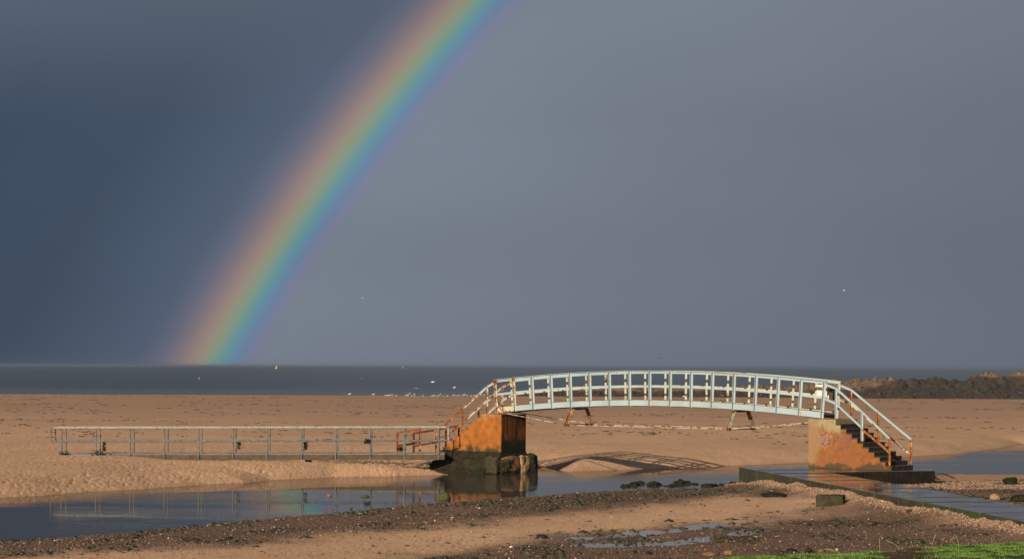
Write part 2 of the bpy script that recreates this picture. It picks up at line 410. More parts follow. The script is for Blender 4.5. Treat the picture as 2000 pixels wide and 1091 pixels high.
def ground(X, Y, detail=True):
    wob = .35 * fbm(X * .45, Y * .25, 4)
    S = sdf(X, Y, stream)
    dn = segdist(X, Y, near_bank); df = segdist(X, Y, far_line)
    near = (dn < df) & (Y < 135)
    d = np.maximum(S + wob * np.clip(S, 0, 1), 0)
    # far side: beach
    b = np.interp(Y, [60, 112, 150, 230, 330, 402, 440], [.70, .70, .70, .42, -.02, -.40, -.75])
    b = b + np.interp(X, [-40, -17.5, -15.2, -8, -3, 4], [.04, .02, -.09, -.12, -.08, .05]) * (1 - sst(Y, 108, 130))
    b = b + .10 * fbm(X * .03 + 3, Y * .022, 3) * sst(Y, 104, 125) * (1 - sst(Y, 330, 400))
    fall = 2.4 - 1.55 * sst(X, -16, -9) * (1 - sst(X, -1, 1)) * (1 - sst(Y, 101.5, 103.5))
    zf = b * (1 - np.exp(-d / fall)) + .008
    zf = zf + .03 * np.exp(-((Y - 99.5 - .6 * pn(X * .12, X * 0 + 2.2)) / 2.6) ** 2) * (1 - sst(X, -9.5, -6.5)) * sst(d, .5, 5)
    zf = zf + .10 * np.exp(-(np.abs((X - 5.2) / 3.2) ** 2.6) - ((Y - 105.8) / 2.6) ** 2) * sst(d, .2, 1.6)     # low mound under the bridge's shadow
    zf = zf - .30 * np.exp(-((Y - 102.9) / 1.1) ** 2) * sst(X, -16.2, -14.5) * sst(X, -2, -4)      # scour under the walkway
    yy = Y + 3.5 * fbm(X * .03 + 1.7, X * 0 + .4, 2) - .10 * X
    for yc, wd_, am in ((116, 3.0, .13), (129, 4.5, .12), (147, 6, .12), (178, 10, .12), (220, 14, .10)):
        zf = zf + am * np.exp(-((yy - yc) / wd_) ** 2) * sst(X, -14, 4) * sst(d, 3, 14)
    # inlet of the sea at the far right
    zf = zf - 1.0 * np.exp(-((Y - 330) / 16) ** 2) * sst(X / Y, .212, .225)
    # near side: shingle and mud
    zn = .30 * (1 - np.exp(-d / 4.0)) + .005 * np.minimum(d, 30)
    dl = segdist(X, Y, slipL); dr = segdist(X, Y, slipR)
    ramp_ = sst(Y, 92, 82)
    zn = zn + (.20 + .20 * fbm(X * .8, Y * .35, 3)) * np.exp(-(dl / 1.3) ** 2) * sst(Y, 93, 87)
    zn = zn + .22 * np.exp(-(dr / 2.0) ** 2) * sst(Y, 88, 80)
    bx, by = bank_b[0] - bank_a[0], bank_b[1] - bank_a[1]; bl = math.hypot(bx, by)
    sd = ((X - bank_a[0]) * by - (Y - bank_a[1]) * bx) / bl + .45 * fbm(X * .5, Y * .5, 3)   # >0 on the camera side
    bank = sst(sd, -1.6, .4)
    zn = zn * (1 - bank) + bank * (.92 + .06 * fbm(X * 1.2, Y * 1.2, 3))
    z = np.where(near, zn, zf)
    gs = sdf(X, Y, sand_fg) + 2.0 * fbm(X * .35, Y * .22, 4)
    gravel = np.where(near, sst(gs, -1.6, 2.2), 0.0) * (1 - .6 * np.exp(-((dl + .5 * fbm(X * 1.1, Y * .6, 3)) / .8) ** 2) * ramp_)
    gravel = gravel * (1 - .6 * near * sst(sdf(X, Y, shingle_r), .8, -.2))
    wl = np.where(near, np.exp(-d / 1.3), .30 * np.exp(-d / .35))                      # wet margin of the stream
    pools = np.minimum(sdf(X, Y, pool1), sdf(X, Y, pool2)) + 1.25 * fbm(X * .8, Y * .42, 4)
    wet = np.maximum(wl * .75, sst(pools, .45, -.35))
    stripwet = sst(sdf(X, Y, sand_fg), 6.5, 1.0) * sst(X, -13, -4) * near * gravel * sst(fbm(X * .4 + 9, Y * .25, 4), -.15, .3)
    wet = np.maximum(wet, .62 * stripwet)
    wet = np.where(S < 0, np.where(near, 1.0, .3), wet) * (1 - bank * near)
    wp = sst(fbm(X * .55 + 31, Y * .32, 4), .10, .32)
    weed = np.where(near, gravel * wp, 0)
    weed = np.maximum(weed, near * sst(sdf(X, Y, green_strip) + .8 * fbm(X * .8, Y * .5, 3), .7, -.5) * .85)
    weed = weed * (1 - sst(sdf(X, Y, shingle_r), .8, -.2))
    weed = weed * (1 - .9 * np.exp(-(dl / 1.2) ** 2) * ramp_)
    weed = np.maximum(weed, (1 - near) * sst(segdist(X, Y, inlet[:5]), 2.4, 1.2) * sst(Y, 101.6, 103) * sst(X, -10.5, -8))  # inlet bank under the walkway: its shade and dark stones painted as weed
    soil = bank * near
    if detail:
        calm = 1 - np.clip(wet * 1.25, 0, 1)
        fx = fbm(X * 2.1, Y * 1.1, 4, .6)
        z = z + calm * np.where(near, (.012 + .022 * gravel + .03 * weed) * fx, .012 * fx * (1 - sst(Y, 125, 170)) + .03 * fbm(X * .5, Y * .2, 3) * sst(Y, 110, 140))
        # trodden, rain-pitted sand on the left bank
        pit = np.maximum(0, pn(X * 7.0, Y * 2.6) - .14) + .45 * np.maximum(0, pn(X * 4.1 + 3, Y * 1.6) - .2)
        tread_ = np.where(near, .05, .15 * sst(X, 2, -6) + .015)
        z = z - tread_ * pit * calm * (1 - gravel) * (1 - sst(Y, 112, 150)) * (.45 + .55 * sst(fbm(X * .3, Y * .2, 3), -.3, .3))
    z = np.where(S < 0, -.45 * (1 - np.exp(S / 1.6)), z)
    return z, gravel, weed, wet, soil

t_in = np.linspace(-.238, .238, 860); t_l = -.238 - np.geomspace(.003, .19, 40)[::-1]; t_r = .238 + np.geomspace(.003, .19, 40)
T = np.concatenate([t_l, t_in, t_r])
rows = np.concatenate([np.linspace(10, 42, 40, endpoint=False), np.arange(42, 56, .14), np.arange(56, 113, .16), np.arange(113, 150, .28), np.geomspace(150, 432, 130)])
GX = rows[:, None] * T[None, :]; GY = np.repeat(rows[:, None], len(T), 1)
GZ, g_gravel, g_weed_shade, g_wet, g_soil = ground(GX, GY)
nr_, nc_ = GX.shape
co = np.stack([GX, GY, GZ], -1).reshape(-1, 3)
idx = np.arange(nr_ * nc_).reshape(nr_, nc_)
quads = np.stack([idx[:-1, :-1], idx[:-1, 1:], idx[1:, 1:], idx[1:, :-1]], -1).reshape(-1, 4)
def np_mesh(name, co, quads, m, k=4):
    me = bpy.data.meshes.new(name); me.vertices.add(len(co)); me.vertices.foreach_set('co', np.asarray(co, np.float32).ravel())
    me.loops.add(quads.size); me.loops.foreach_set('vertex_index', quads.ravel().astype(np.int32))
    me.polygons.add(len(quads)); me.polygons.foreach_set('loop_start', np.arange(0, quads.size, k, dtype=np.int32))
    me.update(calc_edges=True); me.validate(); me.materials.append(m)
    return me
def set_attr(me, name, arr):
    a = me.color_attributes.new(name, 'FLOAT_COLOR', 'POINT'); a.data.foreach_set('color', np.asarray(arr, np.float32).ravel())

def ground_mat():
    m, nt, b = mat('beach_ground'); h = NT(nt); p = h.pos()
    at = h.n('ShaderNodeVertexColor', layer_name='zone'); s = h.n('ShaderNodeSeparateColor'); h.l(at.outputs['Color'], s.inputs[0])
    gravel, weed, wet = s.outputs; soil = at.outputs['Alpha']  # weed channel also holds the painted shade of the inlet bank
    n_big = h.noise(p, .12, 4, .6, (1, .6, 1)); n_mid = h.noise(p, 1.4, 5, .6, (1, .5, 1)); n_fine = h.noise(p, 14, 4, .65)
    sand = h.mix(h.step(n_big, .35, .65), (.575, .356, .208), (.50, .306, .178))
    sand = h.mix(h.math('MULTIPLY', h.step(n_mid, .45, .75), .45), sand, (.37, .212, .130))
    sand = h.mix(h.math('MULTIPLY', h.step(n_fine, .56, .72), .35), sand, (.22, .13, .085))
    spk = h.noise(p, 7, 3, .6, (1, .4, 1)); sand = h.mix(h.math('MULTIPLY', h.step(spk, .62, .68), .55), sand, (.15, .085, .055))
    # damp, darker sand away towards the sea, in long streaks
    y = h.sep(p)[1]
    stre = h.noise(p, .05, 5, .6, (.5, 1.6, 1))
    damp = h.math('MULTIPLY', h.step(h.math('ADD', y, h.math('MULTIPLY', stre, 90)), 125, 300), .80)
    sand = h.mix(damp, sand, (.315, .195, .125))
    vo = h.n('ShaderNodeTexVoronoi'); vo.inputs['Scale'].default_value = 16; h.l(p, vo.inputs['Vector'])
    vc = h.n('ShaderNodeSeparateColor'); h.l(vo.outputs['Color'], vc.inputs[0])
    gr = h.n('ShaderNodeValToRGB'); h.l(vc.outputs[0], gr.inputs['Fac'])
    ramp(gr, [(0, (.06, .040, .028, 1)), (.3, (.13, .082, .056, 1)), (.55, (.19, .118, .080, 1)), (.8, (.26, .16, .108, 1)), (.93, (.14, .055, .030, 1)), (1, (.30, .22, .15, 1))])
    grv = h.mix(h.step(n_mid, .3, .7), gr.outputs[0], (.16, .099, .068))
    col = h.mix(gravel, sand, grv)
    wn_ = h.mix(h.step(h.noise(p, 3.2, 5, .65), .4, .62), (.034, .027, .013), (.060, .056, .018))
    wfac = h.math('MULTIPLY', h.math('MULTIPLY', weed, .8), h.step(h.noise(p, 5, 5, .7), .38, .60))
    col = h.mix(wfac, col, wn_)
    wd = h.mix(wet, (1, 1, 1), (.50, .47, .46)); col = h.mix(1.0, col, wd, 'MULTIPLY')
    so = h.mix(h.step(h.noise(p, 5, 5), .35, .65), (.10, .062, .034), (.055, .036, .020))
    sx = h.math('ABSOLUTE', h.math('SUBTRACT', h.sep(p)[0], 8.3)); so = h.mix(h.step(h.math('ADD', sx, h.noise(p, 2, 3)), 1.0, 1.7), so, (.038, .062, .013))
    col = h.mix(soil, col, so)
    h.l(col, b.inputs['Base Color'])
    ro = h.step(h.math('ADD', wet, h.math('MULTIPLY', h.math('SUBTRACT', n_mid, .5), .45)), .42, .82, .88, .06)
    h.l(ro, b.inputs['Roughness']); h.l(h.step(wet, .3, .7, .08, .5), b.inputs['Specular IOR Level'])
    calm = h.step(wet, .35, .75, 1, .04)
    bh = h.math('ADD', h.math('MULTIPLY', h.noise(p, 9, 5, .65), 1.0), h.math('MULTIPLY', vo.outputs['Distance'], gravel))
    bp = h.n('ShaderNodeBump'); bp.inputs['Distance'].default_value = .06; h.l(calm, bp.inputs['Strength']); h.l(bh, bp.inputs['Height'])
    h.l(bp.outputs[0], b.inputs['Normal'])
    return m
M['ground'] = ground_mat()
gm = np_mesh('beach', co, quads, M['ground'])
set_attr(gm, 'zone', np.stack([g_gravel, g_weed_shade, g_wet, g_soil], -1).reshape(-1, 4))
gm.polygons.foreach_set('use_smooth', np.ones(len(gm.polygons), bool))
beach = bpy.data.objects.new('beach', gm); C.objects.link(beach); tag(beach, kind='structure', label='reddish sand beach with gravel and weed by the stream')
def gz(x, y):
    return float(ground(np.array([[x]]), np.array([[y]]), False)[0][0, 0])

# ------------------------------------------------------------------ water
def water_mat(name, deep, kind):
    m = bpy.data.materials.new(name); m.use_nodes = True; nt = m.node_tree; nt.nodes.clear(); h = NT(nt); p = h.pos()
    o = h.n('ShaderNodeOutputMaterial'); gl = h.n('ShaderNodeBsdfGlossy'); mx = h.n('ShaderNodeMixShader'); fr = h.n('ShaderNodeFresnel'); fr.inputs['IOR'].default_value = 1.33
    if kind == 'stream':
        tr = h.n('ShaderNodeBsdfTransparent'); tr.inputs['Color'].default_value = (.62, .60, .58, 1)
        df = h.n('ShaderNodeBsdfDiffuse'); df.inputs['Color'].default_value = deep + (1,)
        body = h.n('ShaderNodeMixShader'); body.inputs[0].default_value = .55; h.l(tr.outputs[0], body.inputs[1]); h.l(df.outputs[0], body.inputs[2]); body = body.outputs[0]
        patch = h.step(h.noise(p, .16, 4, .6, (.6, 1.4, 1)), .42, .62)
        rip = h.noise(p, 1.6, 4, .6, (.55, 1.6, 1))
        bp = h.n('ShaderNodeBump'); h.l(rip, bp.inputs['Height']); bp.inputs['Distance'].default_value = .05
        h.l(h.math('ADD', h.math('MULTIPLY', patch, .13), .013), bp.inputs['Strength'])
        h.l(bp.outputs[0], gl.inputs['Normal'])
        gl.inputs['Roughness'].default_value = .02; gl.inputs['Color'].default_value = (.80, .79, .77, 1)
        h.l(fr.outputs[0], mx.inputs[0])
    else:
        df = h.n('ShaderNodeBsdfDiffuse'); y = h.sep(p)[1]
        sh = h.step(h.math('ADD', y, h.math('MULTIPLY', h.noise(p, .01, 3), 160)), 470, 660, 1, 0)
        h.l(h.mix(sh, deep + (1,), (.085, .105, .105, 1)), df.inputs['Color']); body = df.outputs[0]
        rip = h.noise(p, .30, 6, .7, (.35, 1.0, 1))
        bp = h.n('ShaderNodeBump'); h.l(rip, bp.inputs['Height']); bp.inputs['Distance'].default_value = .6; bp.inputs['Strength'].default_value = .5
        h.l(bp.outputs[0], gl.inputs['Normal']); h.l(bp.outputs[0], df.inputs['Normal'])
        gl.inputs['Roughness'].default_value = .22; gl.inputs['Color'].default_value = (.80, .82, .85, 1)
        h.l(bp.outputs[0], fr.inputs['Normal'])
        h.l(h.math('MINIMUM', h.math('MULTIPLY', fr.outputs[0], .8), .46), mx.inputs[0])
    h.l(body, mx.inputs[1]); h.l(gl.outputs[0], mx.inputs[2]); h.l(mx.outputs[0], o.inputs['Surface'])
    return m
M['stream'] = water_mat('stream_water', (.135, .115, .095), 'stream')
M['sea'] = water_mat('sea_water', (.040, .052, .062), 'sea')
w = MB(); w.v = [Vector(p) for p in ((-70, 46, 0), (75, 46, 0), (75, 168, 0), (-70, 116, 0))]; w.f = [(0, 1, 2, 3)]
w.v = [Vector(p) for p in ((-60, 52, 0), (60, 52, 0), (66, 160, 0), (26, 150, 0), (20, 125, 0), (-60, 118, 0))]; w.f = [(0, 1, 2, 3, 4, 5)]
stw = w.build('stream_water', M['stream']); tag(stw, 'calm stream winding past the bridge to the sea', kind='structure')
s = MB(); ys = [150, 300, 360, 420, 500, 700, 1200, 3000, 9000, 25000, 60000]
for y_ in ys:
    for k in (-1.2, 0, 1.2): s.v.append(Vector((k * max(y_, 400), y_, -.40)))
for i in range(len(ys) - 1):
    for j in range(2): s.f.append((i * 3 + j, i * 3 + j + 1, i * 3 + j + 4, i * 3 + j + 3))
sea = s.build('sea', M['sea']); tag(sea, 'dark slate grey sea under the storm sky', kind='structure')

# ------------------------------------------------------------------ rocky reef on the right, by the sea
def reef():
    cols = np.linspace(.002, .44, 560); rws = np.concatenate([np.linspace(372, 398, 50), np.linspace(398.5, 424, 46)])
    X = rws[:, None] * cols[None, :]; Y = np.repeat(rws[:, None], len(cols), 1)
    px = 1000 + cols * 4500
    top = np.interp(px, [1010, 1060, 1130, 1300, 1420, 1520, 1560, 1600, 1650, 1680, 1760, 1850, 1885, 1905, 1925, 1960, 1975, 2000, 2060, 2300, 3000],
                    [-.3, .55, 1.1, 1.2, 1.25, 1.35, 1.6, 1.9, 2.2, 2.55, 2.6, 2.45, 2.5, 3.2, 3.75, 3.3, 2.8, 3.5, 3.6, 3.2, 3.0])
    front = np.interp(px, [1010, 1200, 1500, 1640, 1700, 1850, 2000, 3000], [400, 396, 392, 384, 376, 374, 376, 378])
    t = (Y - front[None, :]) / (406 - front[None, :])
    prof = sst(t, 0, .15) * .28 + sst(t, .15, .85) * .30 + sst(t, .72, 1.0) * .42
    prof = prof * (1 - sst(Y, 410, 422))
    jag = .9 * np.abs(fbm(X * .22, Y * .12, 5, .6)) + .35 * fbm(X * 1.1, Y * .35, 4, .6)
    Z = -.75 + (top[None, :] + .75) * prof * (1 + .55 * jag * sst(t, .0, .3) - .12) + .35 * fbm(X * .8, Y * .4, 4, .6) * sst(t, 0, .08)
    Z = np.where(t < 0, -.9, Z)
    i = np.arange(X.size).reshape(X.shape); qd = np.stack([i[:-1, :-1], i[:-1, 1:], i[1:, 1:], i[1:, :-1]], -1).reshape(-1, 4)
    m, nt, b = mat('reef_rock'); h = NT(nt); p = h.pos(); z = h.sep(p)[2]
    n = h.noise(p, .45, 6, .65); n2 = h.noise(p, 2.2, 5, .65)
    weedc = h.mix(h.step(n2, .38, .66), (.026, .018, .011), (.058, .038, .024))
    rock = h.mix(h.step(n2, .35, .65), (.19, .118, .070), (.085, .052, .032))
    hgt = h.math('ADD', z, h.math('MULTIPLY', h.math('SUBTRACT', n, .5), 1.6))
    xx = h.sep(p)[0]
    hgt = h.math('ADD', hgt, h.step(xx, 55, 74, .45, -2.3))
    h.l(h.mix(h.step(hgt, .75, 1.35), weedc, rock), b.inputs['Base Color']); b.inputs['Roughness'].default_value = .8
    h.l(h.bump(n2, .7, .3), b.inputs['Normal'])
    me = np_mesh('rocky_reef', np.stack([X, Y, Z], -1).reshape(-1, 3), qd, m)
    o = bpy.data.objects.new('rocky_reef', me); C.objects.link(o); tag(o, 'long low reef of dark weedy rock at the sea edge', kind='structure')
    # loose rocks lying over the reef
    k = 4200; ci = rng.integers(0, len(cols), k); ri = rng.integers(2, 70, k); ok = (t[ri, ci] > .02) & (t[ri, ci] < .74); ci, ri = ci[ok], ri[ok]; n = len(ci)
    sz = np.clip(rng.lognormal(-1.7, .5, n), .10, .5)
    c = np.array([(.024, .016, .010), (.042, .026, .016), (.014, .010, .006), (.070, .042, .024)])[rng.choice(4, n, p=[.4, .28, .2, .12])] * rng.uniform(.7, 1.2, (n, 1))
    o = scatter_mesh('reef_rocks', tint_mat('reef_rocks', .8), np.stack([X[ri, ci], Y[ri, ci], Z[ri, ci] + sz * .1], -1), np.stack([sz * 1.3, sz, sz * .55], -1), None, c, jitter=.45)
    tag(o, 'loose dark rocks strewn over the reef', kind='stuff')

# ------------------------------------------------------------------ rocks as things
def rock_mesh(name, size, seed, m, sub=3, rough=.28, blocky=0.0):
    bm = bmesh.new(); bmesh.ops.create_icosphere(bm, subdivisions=sub, radius=1)
    o = Vector((seed * 3.1, seed * 1.7, seed * .9))
    for v in bm.verts:
        d = v.co.copy()
        if blocky:
            mx_ = max(abs(d.x), abs(d.y), abs(d.z)); d = d.lerp(d / mx_ * .86, blocky)
        k = 1 + rough * mnoise.noise(v.co * 1.3 + o) + rough * .5 * mnoise.noise(v.co * 3.1 + o) + rough * .3 * mnoise.noise(v.co * 7 + o) + (rough * .3 * mnoise.noise(v.co * 15 + o) if sub > 3 else 0)
        v.co = Vector((d.x * size[0], d.y * size[1], d.z * size[2])) * k
    me = bpy.data.meshes.new(name); bm.to_mesh(me); bm.free(); me.materials.append(m)
    me.polygons.foreach_set('use_smooth', [True] * len(me.polygons))
    return me
def rock(name, px, py, wpx, hpx, m, label, cat='rock', group=None, z=None, seed=0, blocky=0, rough=.28, deep=1.0, rotz=None, sub=3):
    """rock whose foot shows at (px, py)"""
    zz = 0.0 if z is None else z
    for _ in range(4):
        p = at_z(px, py, zz)
        if z is None: zz = max(gz(p.x, p.y), 0.0)
    k = p.y / F; sx = wpx * k / 2; sz = hpx * k * .62
    me = rock_mesh(name, (sx, sx * deep, sz), seed or (px * .013 + py * .007), m, sub, rough, blocky)
    o = bpy.data.objects.new(name, me); C.objects.link(o); o.location = (p.x, p.y + sx * deep * .6, zz + sz * .38)
    o.rotation_euler.z = rotz if rotz is not None else 0
    return tag(o, label, cat, group)

# ------------------------------------------------------------------ footbridge
NB = 16; W = 1.03
BASE0, BASE1 = P0.z, P1.z; RISE = .40
def arch(s):
    t = s / BL; return BASE0 + (BASE1 - BASE0) * t + RISE * 4 * t * (1 - t)
def bp(s, v, h):
    m_ = (BASE1 - BASE0) / BL + RISE * 4 * (1 - 2 * s / BL) / BL
    k = 1 / math.sqrt(1 + m_ * m_)
    return sv(s - m_ * k * h, v, arch(s) + k * h)
H = 1.47
bridge = empty('footbridge', sv(BL / 2, W / 2, 2.6), 'pale blue painted steel arched footbridge with rusty railings over the stream', 'bridge')
def strip(s0, s1, n, v0, v1, h0, h1):
    b = MB(); rings = []
    for k in range(n + 1):
        s_ = s0 + (s1 - s0) * k / n; rings.append([bp(s_, v0, h0), bp(s_, v1, h0), bp(s_, v1, h1), bp(s_, v0, h1)])
    return b.loft(rings)
bay = BL / NB
for side, v0 in (('near', 0.0), ('far', W)):
    near_ = side == 'near'; mt = M['paint'] if near_ else M['paint_far']
    vi = .05 if near_ else -.05
    for i in range(NB + 1):
        s_ = i * bay; b = MB()
        a0, a1 = bp(s_, v0, .0), bp(s_, v0, H - .012)
        up = a1 - a0; out = -V if near_ else V
        # angle section: a plate along the side and a flange standing out at its left edge
        b.box(a0 - U * .05, U * .10, -out * .014, up)
        b.box(a0 - U * .05, U * .014, out * .085, up)
        b.build('post', (M['paint_rusty'] if i in (0, 1) else M['paint']) if near_ else M['paint_far'], bridge)
    for i in range(NB):
        b = strip(i * bay + .058, (i + 1) * bay - .058, 2, v0 - (.012 if near_ else -.012), v0 + (.03 if near_ else -.03), .012, .245)
        b.build('side_panel', M['paint_rusty'] if (i == 0 and near_) else mt, bridge)
    strip(-.02, BL + .02, 32, v0 - .022 if near_ else v0 + .022, v0 + vi, .248, .262).build('panel_flange', M['rust_dark'], bridge)
    strip(-.05, BL + .05, 32, v0 + .016 if near_ else v0 - .016, v0 + vi * .75 + (.002 if near_ else -.002), H - .115, H - .016).build('top_rail', M['paint'], bridge)
    strip(-.06, BL + .06, 32, v0 - .055 if near_ else v0 + .055, v0 + vi, H - .012, H + .006).build('rail_cap', mt, bridge)
    strip(-.05, BL + .05, 32, v0 + .017 if near_ else v0 - .017, v0 + vi * .7, .77, .865).build('mid_rail', M['paint'] if near_ else mt, bridge)
    strip(.02, BL - .02, 32, v0 + .035 if near_ else v0 - .035, v0 + (.10 if near_ else -.10), -.012, .010).build('bottom_chord', M['rust_dark'], bridge)
strip(.0, BL, 32, .06, W - .06, .155, .205).build('deck', M['timber_deck'], bridge)
for i in range(NB + 1):
    s_ = min(max(i * bay, .1), BL - .1); b = MB()
    b.box(bp(s_ - .04, .11, .02), U * .08, V * (W - .22), Vector((0, 0, .12))); b.build('cross_beam', M['rust_dark'], bridge)
M['trestle'] = painted('trestle_paint', (.11, .11, .09), .6)
# trestles and tie rods below the deck
tops = []
for (npx, npy, fpx, fpy) in ((1112, 830, 1164, 828), (1423, 837, 1473, 837)):
    pi = 4 if npx < 1200 else 12
    s_ = pi * bay; zb = .5 * (onv(npx, npy, -.25).z + onv(fpx, fpy, W + .25).z)
    b = MB(); b.beam(bp(s_, .0, -.07), bp(s_, W, -.07), .07, .10, U); tr = b.build('trestle', M['rust_dark'], bridge)
    lo_n, lo_f = sv(s_ - .0, -.34, zb), sv(s_ - .0, W + .34, zb)
    for top_, lo in ((bp(s_, .06, -.07), lo_n), (bp(s_, W - .06, -.07), lo_f)):
        b = MB(); dirv = (lo - top_); b.box(top_ - U * .10, U * .20, V * .02, dirv); b.box(top_ - U * .10, U * .02, V * (-.07 if lo is lo_n else .09), dirv)
        b.build('leg', M['trestle'], tr)
    MB().beam(lo_n, lo_f, .05, .05, U).build('cross_bar', M['rust_dark'], tr)
    for lo in (lo_n, lo_f):
        MB().beam(lo - U * .10, lo + U * .10, .12, .09, V).build('shoe', M['rust_dark'], tr)
    tops.append((lo_n, lo_f))
for k, v0 in ((0, .02), (1, W - .02)):
    a = sv(-.1, v0, BASE0 + .06); e = sv(BL + .1, v0, BASE1 - .10)
    for p_, q_ in ((a, tops[0][k]), (tops[0][k], tops[1][k]), (tops[1][k], e)):
        MB().tube([p_, q_], .019, 6).build('tie_rod', M['paint_rusty'], bridge)
# notice boards on the far railing at the right end
nb = empty('notice_board', onv(1604, 776, W - .1), 'white notice board fixed to the footbridge railing at its right end', 'sign')
def panel(x0, x1, y0, y1, v, th, name, m, parent):
    a = onv(x0, y1, v); b_ = onv(x1, y1, v); c = onv(x0, y0, v)
    return MB().box(a, Vector((b_.x - a.x, b_.y - a.y, 0)), V * th, Vector((0, 0, c.z - a.z))).build(name, m, parent)
panel(1595, 1614.6, 750.5, 775.5, W - .12, .02, 'white_panel', M['white_board'], nb)
db = empty('dark_notice_board', onv(1623, 781, W - .1), 'small dark brown notice board with a black band beside the white one', 'sign')
panel(1616, 1632, 753, 780.5, W - .09, .02, 'panel', M['dark_board'], db)
panel(1616.3, 1631.7, 760.5, 765.8, W - .096, .004, 'black_band', M['black'], db)
for q_ in (1618.2, 1625.5): panel(q_, q_ + 1.4, 762.3, 763.8, W - .101, .004, 'pale_dot', M['white_board'], db)
panel(1616.3, 1618.6, 771.5, 779.5, W - .096, .004, 'paper_scrap', M['white_board'], db)

# stair railings, all bolted to the bridge ends
def railing(posts, rails, v, m_post, m_rail, parent, w=.075):
    def P(t):
        vv = t[2] if len(t) > 2 else v
        return onv(t[0], t[1], vv)
    for x, y0, y1, *rest in posts:
        vv = rest[0] if rest else v; mm = rest[1] if len(rest) > 1 else m_post
        a, b_ = onv(x, y1, vv), onv(x, y0, vv); b_ = Vector((a.x, a.y, b_.z)); h_ = b_ - a
        b = MB(); b.box(a - U * w / 2, U * w, V * .014, h_); b.box(a - U * w / 2, U * .014, -V * .05, h_); b.build('post', mm, parent)
    for pts, mm in rails:
        for t0, t1 in zip(pts[:-1], pts[1:]):
            a, b_ = P(t0), P(t1); d = (b_ - a).normalized()
            b = MB(); b.beam(a - V * .012, b_ - V * .012, w, .018, V)
            up = V.cross(d).normalized(); up = up if up.z > 0 else -up
            b.beam(a + up * (w / 2 + .008) - V * .025, b_ + up * (w / 2 + .008) - V * .025, .014, .06, V)
            b.build('stair_rail', mm, parent)
pr, rs, pt, rd = M['paint_rusty'], M['rust'], M['paint'], M['rust_dark']
# right end, near then far
railing([(1633.5, 757, 817), (1684, 802, 861), (1737.5, 855, 918, 0, rs)],
        [([(1611, 750), (1633.5, 758.5), (1684, 804), (1738, 856)], pt), ([(1610, 778), (1633, 788), (1681.5, 833)], pt), ([(1685, 839), (1736, 881.5)], rs)], 0.0, pt, pt, bridge)
railing([(1639, 750, 800, W), (1663, 761, 812, W, rs), (1715.3, 803, 862, 1.15, rs), (1779.5, 857, 917, 1.38, rs)],
        [([(1637, 750.5, W), (1663, 761.5, W), (1715, 804, 1.15), (1780.5, 858, 1.38)], pt), ([(1638, 779, W), (1661, 788, W), (1714, 834, 1.15), (1779, 887, 1.38)], pr)], W, pt, pt, bridge)
MB().tube([onv(1684.5, 838), onv(1687, 838.5), onv(1687, 861)], .022, 6).build('rail_stub', rs, bridge)
# left end, near then far
railing([(952, 755, 807, 0, pr), (903.8, 798, 845, 0, rs), (871.5, 827, 874, 0, rd)],
        [([(971.5, 744.5), (952, 755.5), (904, 799)], pr), ([(904, 799), (871, 829)], rs), ([(970, 772), (950, 784), (907, 823)], pr), ([(907, 823), (877, 849.5)], rs)], 0.0, rs, rs, bridge)
railing([(982, 756, 800, W, pr), (935.3, 797, 816, W, rs), (896.7, 831, 853, W, rd)],
        [([(1002.5, 745), (981.5, 756.5), (935, 797)], pr), ([(935, 797), (897, 831.5)], rs), ([(1001, 771), (980, 783), (935, 825)], pr)], W, rs, rs, bridge)
# the old rusty guard rails at the stair foot
ra = empty('rusty_guard_rail', onv(799, 884, .0), 'short rusty guard rail with two posts behind the walkway', 'railing')
railing([(777, 845, 893, 0, rs), (821, 839, 893, 0, rs)], [([(775.6, 845), (822.5, 839.2)], rs), ([(777, 870.5), (821, 864)], rd)], 0.0, rs, rs, ra)
rb = empty('rusty_guard_rail', onv(850, 884, W), 'long rusty guard rail running from the stair foot behind the walkway', 'railing')
railing([(808.5, 846, 893, W, rd), (852, 839.5, 893, W, rs)], [([(807.5, 846.5), (852, 839.5), (896, 831.5)], rd), ([(808.5, 871), (852, 863.5), (884, 857)], rd)], W, rs, rs, rb)

# ------------------------------------------------------------------ piers with steps
def block(s0, s1, v0, v1, z0, z1, name, m, parent, bevel=.012):
    return MB().box(sv(s0, v0, z0), U * (s1 - s0), V * (v1 - v0), Vector((0, 0, z1 - z0))).build(name, m, parent, bevel=bevel)
VL0, VL1 = -.20, 1.42
pl = empty('stone_pier', sv(-1.2, .5, 0.0), 'orange stained concrete pier with steps, standing in the stream', 'pier')
sE = s_of(onv(978.5, 850, VL0)); zt = onv(960, 808.5, VL0).z; sA = s_of(onv(940, 808, VL0)); zp = .95
sB = s_of(onv(864.5, 872, VL0)); zb = onv(864.5, 872, VL0).z
n_ = 9; tread = (sA - sB) / n_; rise = (zt - zb) / n_
def side_profile(name, prof, v0, v1, m, parent):
    b = MB(); n = len(prof); b.v = [sv(p_[0], v0, p_[1]) for p_ in prof] + [sv(p_[0], v1, p_[1]) for p_ in prof]
    b.f = [tuple(range(n)), tuple(reversed(range(n, 2 * n)))] + [(k, k + n, (k + 1) % n + n, (k + 1) % n) for k in range(n)]
    o = b.build(name, m, parent); bm = bmesh.new(); bm.from_mesh(o.data); bmesh.ops.recalc_face_normals(bm, faces=bm.faces); bm.to_mesh(o.data); bm.free()
    return o
prof = [(sE, zp), (sE, zt), (sA, zt)]
for k in range(n_):
    zk = zt - (k + 1) * rise - .035; prof += [(sA - k * tread, zk), (sA - (k + 1) * tread, zk)]
prof += [(sB, zp)]
side_profile('pier_body', prof, VL0, VL1, M['pier_left'], pl)
